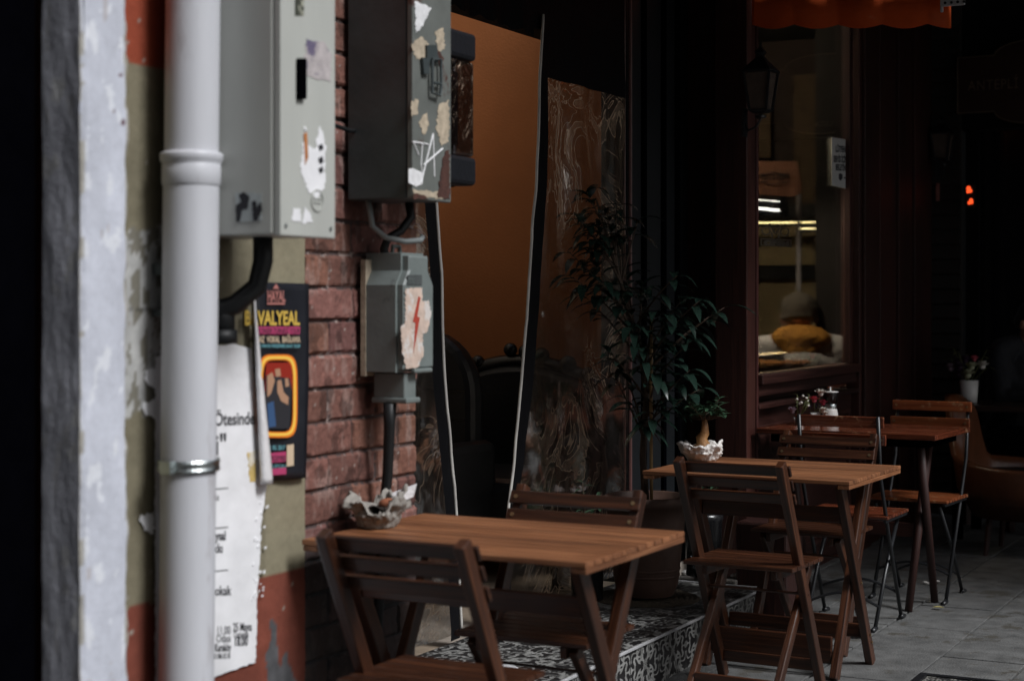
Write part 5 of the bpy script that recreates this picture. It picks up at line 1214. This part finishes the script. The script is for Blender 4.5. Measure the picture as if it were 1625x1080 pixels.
# ================================================================== people
def remesh(o, vox, sub=0):
    md = o.modifiers.new('r', 'REMESH'); md.mode = 'VOXEL'; md.voxel_size = vox; md.use_smooth_shade = True
    sm = o.modifiers.new('s', 'SMOOTH'); sm.factor = .5; sm.iterations = 3
    dg = bpy.context.evaluated_depsgraph_get(); me = bpy.data.meshes.new_from_object(o.evaluated_get(dg)); o.modifiers.clear(); o.data = me
    for p in me.polygons: p.use_smooth = True
    return o
def limb(mb, pts, rs):
    pts = [Vector(p) for p in pts]
    for i in range(len(pts)-1):
        L = (pts[i+1]-pts[i]).length; n = max(2, int(L/.02))
        mb.tube([pts[i].lerp(pts[i+1], k/n) for k in range(n+1)], [rs[i]+(rs[i+1]-rs[i])*k/n for k in range(n+1)], 14)
    for p, r in zip(pts, rs): mb.ball(p, r, (1,1,1), 14, 10)
def ell(mb, c, r, Tm=None): mb.ball((0,0,0), 1, r, 24, 16, T=(Tm or Matrix.Identity(4)) @ Matrix.Translation(c))
def hand(mb, w, d, up, side, curl=.5):
    """w wrist, d direction of the palm, up = back of the hand, side = thumb side"""
    w, d, up, side = Vector(w), Vector(d).normalized(), Vector(up).normalized(), Vector(side).normalized()
    pm = w + d*.045
    A = Matrix(((d.x, side.x, up.x, pm.x), (d.y, side.y, up.y, pm.y), (d.z, side.z, up.z, pm.z), (0,0,0,1)))
    mb.ball((0,0,0), 1, (.050,.040,.016), 16, 10, T=A)
    for k, (off, L) in enumerate(((.030,.070),(.010,.080),(-.010,.074),(-.029,.058))):
        p = w + d*.082 + side*off; dd = d.copy(); seg = [L*.42, L*.32, L*.26]; pts = [w + d*.05 + side*off*.8, p]
        for j, s_ in enumerate(seg):
            dd = (dd - up*curl*(.5+.35*j)).normalized(); p = p + dd*s_; pts.append(p)
        limb(mb, pts, [.010,.0095,.009,.0082,.0072])
    p = w + d*.02 + side*.030; dd = (d*.6 + side*.8).normalized(); pts = [p, p+dd*.035]; dd = (d + side*.35 - up*.3).normalized(); pts += [pts[-1]+dd*.030, pts[-1]+dd*.052]
    limb(mb, pts, [.014,.012,.0105,.009])
def head(mb, hb_, T):
    """T: head frame, origin at the centre of the head, +Y is where the face looks"""
    e = lambda c, r: mb.ball((0,0,0), 1, r, 24, 16, T=T @ Matrix.Translation(c))
    e((0,-.012,.028), (.075,.094,.085)); e((0,.020,-.035), (.060,.070,.072)); e((0,.045,-.075), (.036,.040,.030)); e((0,.060,-.092), (.020,.018,.014))
    e((0,.084,.020), (.052,.014,.012))                                           # brow
    limbT = lambda pts, rs: limb(mb, [T @ Vector(p) for p in pts], rs)
    limbT([(0,.086,.008),(0,.100,-.016),(0,.108,-.030)], [.009,.011,.013]); e((-.011,.098,-.034), (.009,.010,.007)); e((.011,.098,-.034), (.009,.010,.007))
    for s_ in (-1,1):
        e((s_*.028,.078,.000), (.014,.010,.008)); e((s_*.040,.062,-.030), (.022,.022,.022))
        e((s_*.078,-.005,-.008), (.009,.018,.030)); e((s_*.083,-.010,.004), (.008,.016,.016))
    e((0,.087,-.056), (.022,.010,.005)); e((0,.085,-.066), (.019,.010,.006))
def seated(name, label, loc, rz, lean, jacket, trousers, hood=None, beanie=None, hair=True, head_rot=(0,0,0), hands=None, seat=.46, shirt=None):
    t = thing(name, label, 'person', loc, rz)
    if hood: t.scale = (1.20, 1.08, .99)
    sp = Matrix.Translation((0,0,seat+.09)) @ Matrix.Rotation(-lean, 4, 'X')
    S = lambda x, y, z: sp @ Vector((x, y, z))
    body = MB(); hz = .685
    HT = sp @ Matrix.Translation((0,.045,hz)) @ Euler(head_rot).to_matrix().to_4x4()
    sh = .185; hl, hr = hands
    el = [Vector((s_*.27, .10, 0)) for s_ in (-1,1)]
    arm = []
    for s_, hnd in ((-1, hl), (1, hr)):
        a = S(s_*sh, 0, .485); hnd = Vector(hnd); m = a.lerp(hnd, .48) + Vector((s_*.07, -.05, -.13)); arm.append((s_, a, m, hnd))
    # one continuous body
    limb(body, [S(0,0,.0), S(0,-.01,.2), S(0,0,.42), S(0,.0,.50), S(0,.02,.60)], [.13,.12,.125,.06,.052]); ell(body, (0,0,.38), (.17,.10,.14), sp); ell(body, (0,0,.02), (.17,.13,.11), sp)
    head(body, None, HT)
    for s_, a, m, hnd in arm:
        limb(body, [a, m, hnd], [.048,.038,.026]); d = (hnd-m).normalized(); hand(body, hnd, (d + Vector((-s_*.3,0,-.15))).normalized(), (0,0,1), (-s_,.3,0), .45)
    legs = []
    for s_ in (-1,1):
        h0 = S(s_*.09, 0, 0); k0 = Vector((s_*.13, .44, seat+.06)); f0 = Vector((s_*.13, .40, .08)); legs.append((h0,k0,f0)); limb(body, [h0, k0, f0], [.085,.058,.042]); limb(body, [f0, f0+Vector((0,.06,-.035)), f0+Vector((0,.17,-.045))], [.042,.038,.028])
    remesh(body.build('body', 'skin', t), .0065)
    jk = MB(); limb(jk, [S(0,0,.0), S(0,-.012,.2), S(0,-.005,.40)], [.150,.142,.150]); jk.ball((0,0,0), 1, (.205,.125,.15), 28, 18, T=sp @ Matrix.Translation((0,-.005,.37))); jk.ball((0,0,0), 1, (.185,.15,.10), 24, 14, T=sp @ Matrix.Translation((0,0,.05)))
    limb(jk, [S(-sh+.01,0,.512), S(-.07,-.01,.548), S(.07,-.01,.548), S(sh-.01,0,.512)], [.074,.064,.064,.074])
    for s_, a, m, hnd in arm: limb(jk, [a, m, m.lerp(hnd, .93)], [.068,.056,.042])
    jo = remesh(jk.build('jacket', jacket, t), .0095)
    dm = jo.modifiers.new('d', 'DISPLACE'); tx_ = bpy.data.textures.new('folds', 'CLOUDS'); tx_.noise_scale = .09; dm.texture = tx_; dm.strength = .022; dm.mid_level = .5
    tr_ = MB()
    for h0, k0, f0 in legs: limb(tr_, [h0, k0, f0+Vector((0,0,.02))], [.105,.075,.058])
    remesh(tr_.build('trousers', trousers, t), .010)
    sh_ = MB()
    for h0, k0, f0 in legs: limb(sh_, [f0+Vector((0,-.02,-.03)), f0+Vector((0,.07,-.035)), f0+Vector((0,.18,-.042))], [.050,.046,.036])
    remesh(sh_.build('shoes', 'black_leather', t), .007)
    if hood:
        hd = MB(); T2 = sp @ Matrix.Translation((0,-.055,.572)) @ Matrix.Rotation(R(18), 4, 'X')
        hd.ball((0,0,0), 1, (.138,.085,.072), 28, 18, T=T2); hd.ball((0,0,0), 1, (.085,.06,.06), 24, 16, T=T2 @ Matrix.Translation((0,-.03,-.055))); hd.ball((0,0,0), 1, (.115,.085,.05), 24, 16, T=sp @ Matrix.Translation((0,.02,.575)))
        ho = remesh(hd.build('hood', hood, t), .007)
        dm = ho.modifiers.new('d', 'DISPLACE'); t3_ = bpy.data.textures.new('hoodfolds', 'CLOUDS'); t3_.noise_scale = .05; dm.texture = t3_; dm.strength = .022; dm.mid_level = .5
    if beanie:
        bn = MB(); bn.ball((0,0,0), 1, (.089,.106,.100), 28, 20, T=HT @ Matrix.Translation((0,-.014,.050))); bn.ball((0,0,0), 1, (.090,.104,.030), 28, 10, T=HT @ Matrix.Translation((0,-.008,.0)))
        bo_ = remesh(bn.build('beanie', beanie, t), .006)
        dm = bo_.modifiers.new('d', 'DISPLACE'); t4_ = bpy.data.textures.new('bfolds', 'CLOUDS'); t4_.noise_scale = .05; dm.texture = t4_; dm.strength = .012
    if hair:
        hr_ = MB(); hr_.ball((0,0,0), 1, (.083,.098,.088), 28, 20, T=HT @ Matrix.Translation((0,-.024,.038))); hr_.ball((0,0,0), 1, (.078,.055,.07), 20, 14, T=HT @ Matrix.Translation((0,-.055,-.01)))
        remesh(hr_.build('hair', 'hair', t), .006)
    if shirt:
        s2 = MB(); s2.prism([S(-.05,.118,.50), S(.05,.118,.50), S(.045,.135,.20), S(-.045,.135,.20)], (0,.02,0), 1.0); s2.build('shirt_front', shirt, t, bevel=.004)
    return t
MT['jacket_pale'] = M('pale grey jacket', (.78,.77,.78), .8, var=.06, bump=.15, bscale=60)
MT['hood_yellow'] = M('mustard hood', (.58,.27,.045), .85, var=.08, bump=.2, bscale=80)
MT['beanie_grey'] = M('grey knit', (.12,.105,.085), .95, var=.1, bump=.5, bscale=120, stretch=(1,1,.3))
MT['dark_cloth'] = M('dark cloth', (.010,.011,.015), .85, var=.2, bump=.2); MT['dark_trousers'] = M('dark denim', (.015,.018,.028), .85)
MT['grey_sleeve'] = M('grey shirt', (.12,.12,.12), .85)
seated('person', 'person seen from behind with pale jacket, mustard hood and grey beanie', (-2.845, 8.865, .035), 22, R(4), 'jacket_pale', 'dark_trousers', hood='hood_yellow', beanie='beanie_grey', hair=False, head_rot=(R(-8),0,0), hands=((-.14,.34,.72),(.14,.36,.72)), seat=.44)
q = MB(); q.lathe([(0,0),(.16,0),(.17,.02),(.03,.04),(.03,.40),(.17,.42),(.18,.47),(0,.475)], 24, cap=False); tag(q.build('stool', 'mahogany', smooth=True, loc=(-2.845,8.865,0)), 'round stool under the person in the mustard hood', 'stool')
q = MB()
q.box(-.30,.30,.26,.62,.69,.72); q.box(-.28,-.24,.28,.32,0,.69); q.box(.24,.28,.28,.32,0,.69); q.box(-.28,-.24,.56,.60,0,.69); q.box(.24,.28,.56,.60,0,.69)
o_ = tag(q.build('inner_table', 'mahogany', loc=(-2.885,8.865,0)), 'small wooden table in front of the hooded person', 'table'); o_.rotation_euler = (0,0,R(22))
x_, z_ = ony(1600, 520, 9.98)
seated('person', 'dark clothed person with short dark hair looking down, seated at the far dark table', (-1.93, 10.08, 0), -128, R(10), 'dark_cloth', 'dark_trousers', hair=True, head_rot=(R(-28),0,R(8)), hands=((-.10,.34,.80),(.12,.36,.80)), seat=.44, shirt='grey_sleeve')
q = MB(); q.box(-.22,.22,-.22,.22,.40,.44)
for s_ in (-1,1):
    for y in (-.19,.19): q.box(s_*.19-.02, s_*.19+.02, y-.02, y+.02, 0, .399)
o_ = tag(q.build('terrace_stool', 'mahogany', loc=(-1.93,10.08,0)), 'square dark seat under the person at the far dark table', 'stool'); o_.rotation_euler = (0,0,R(-128))
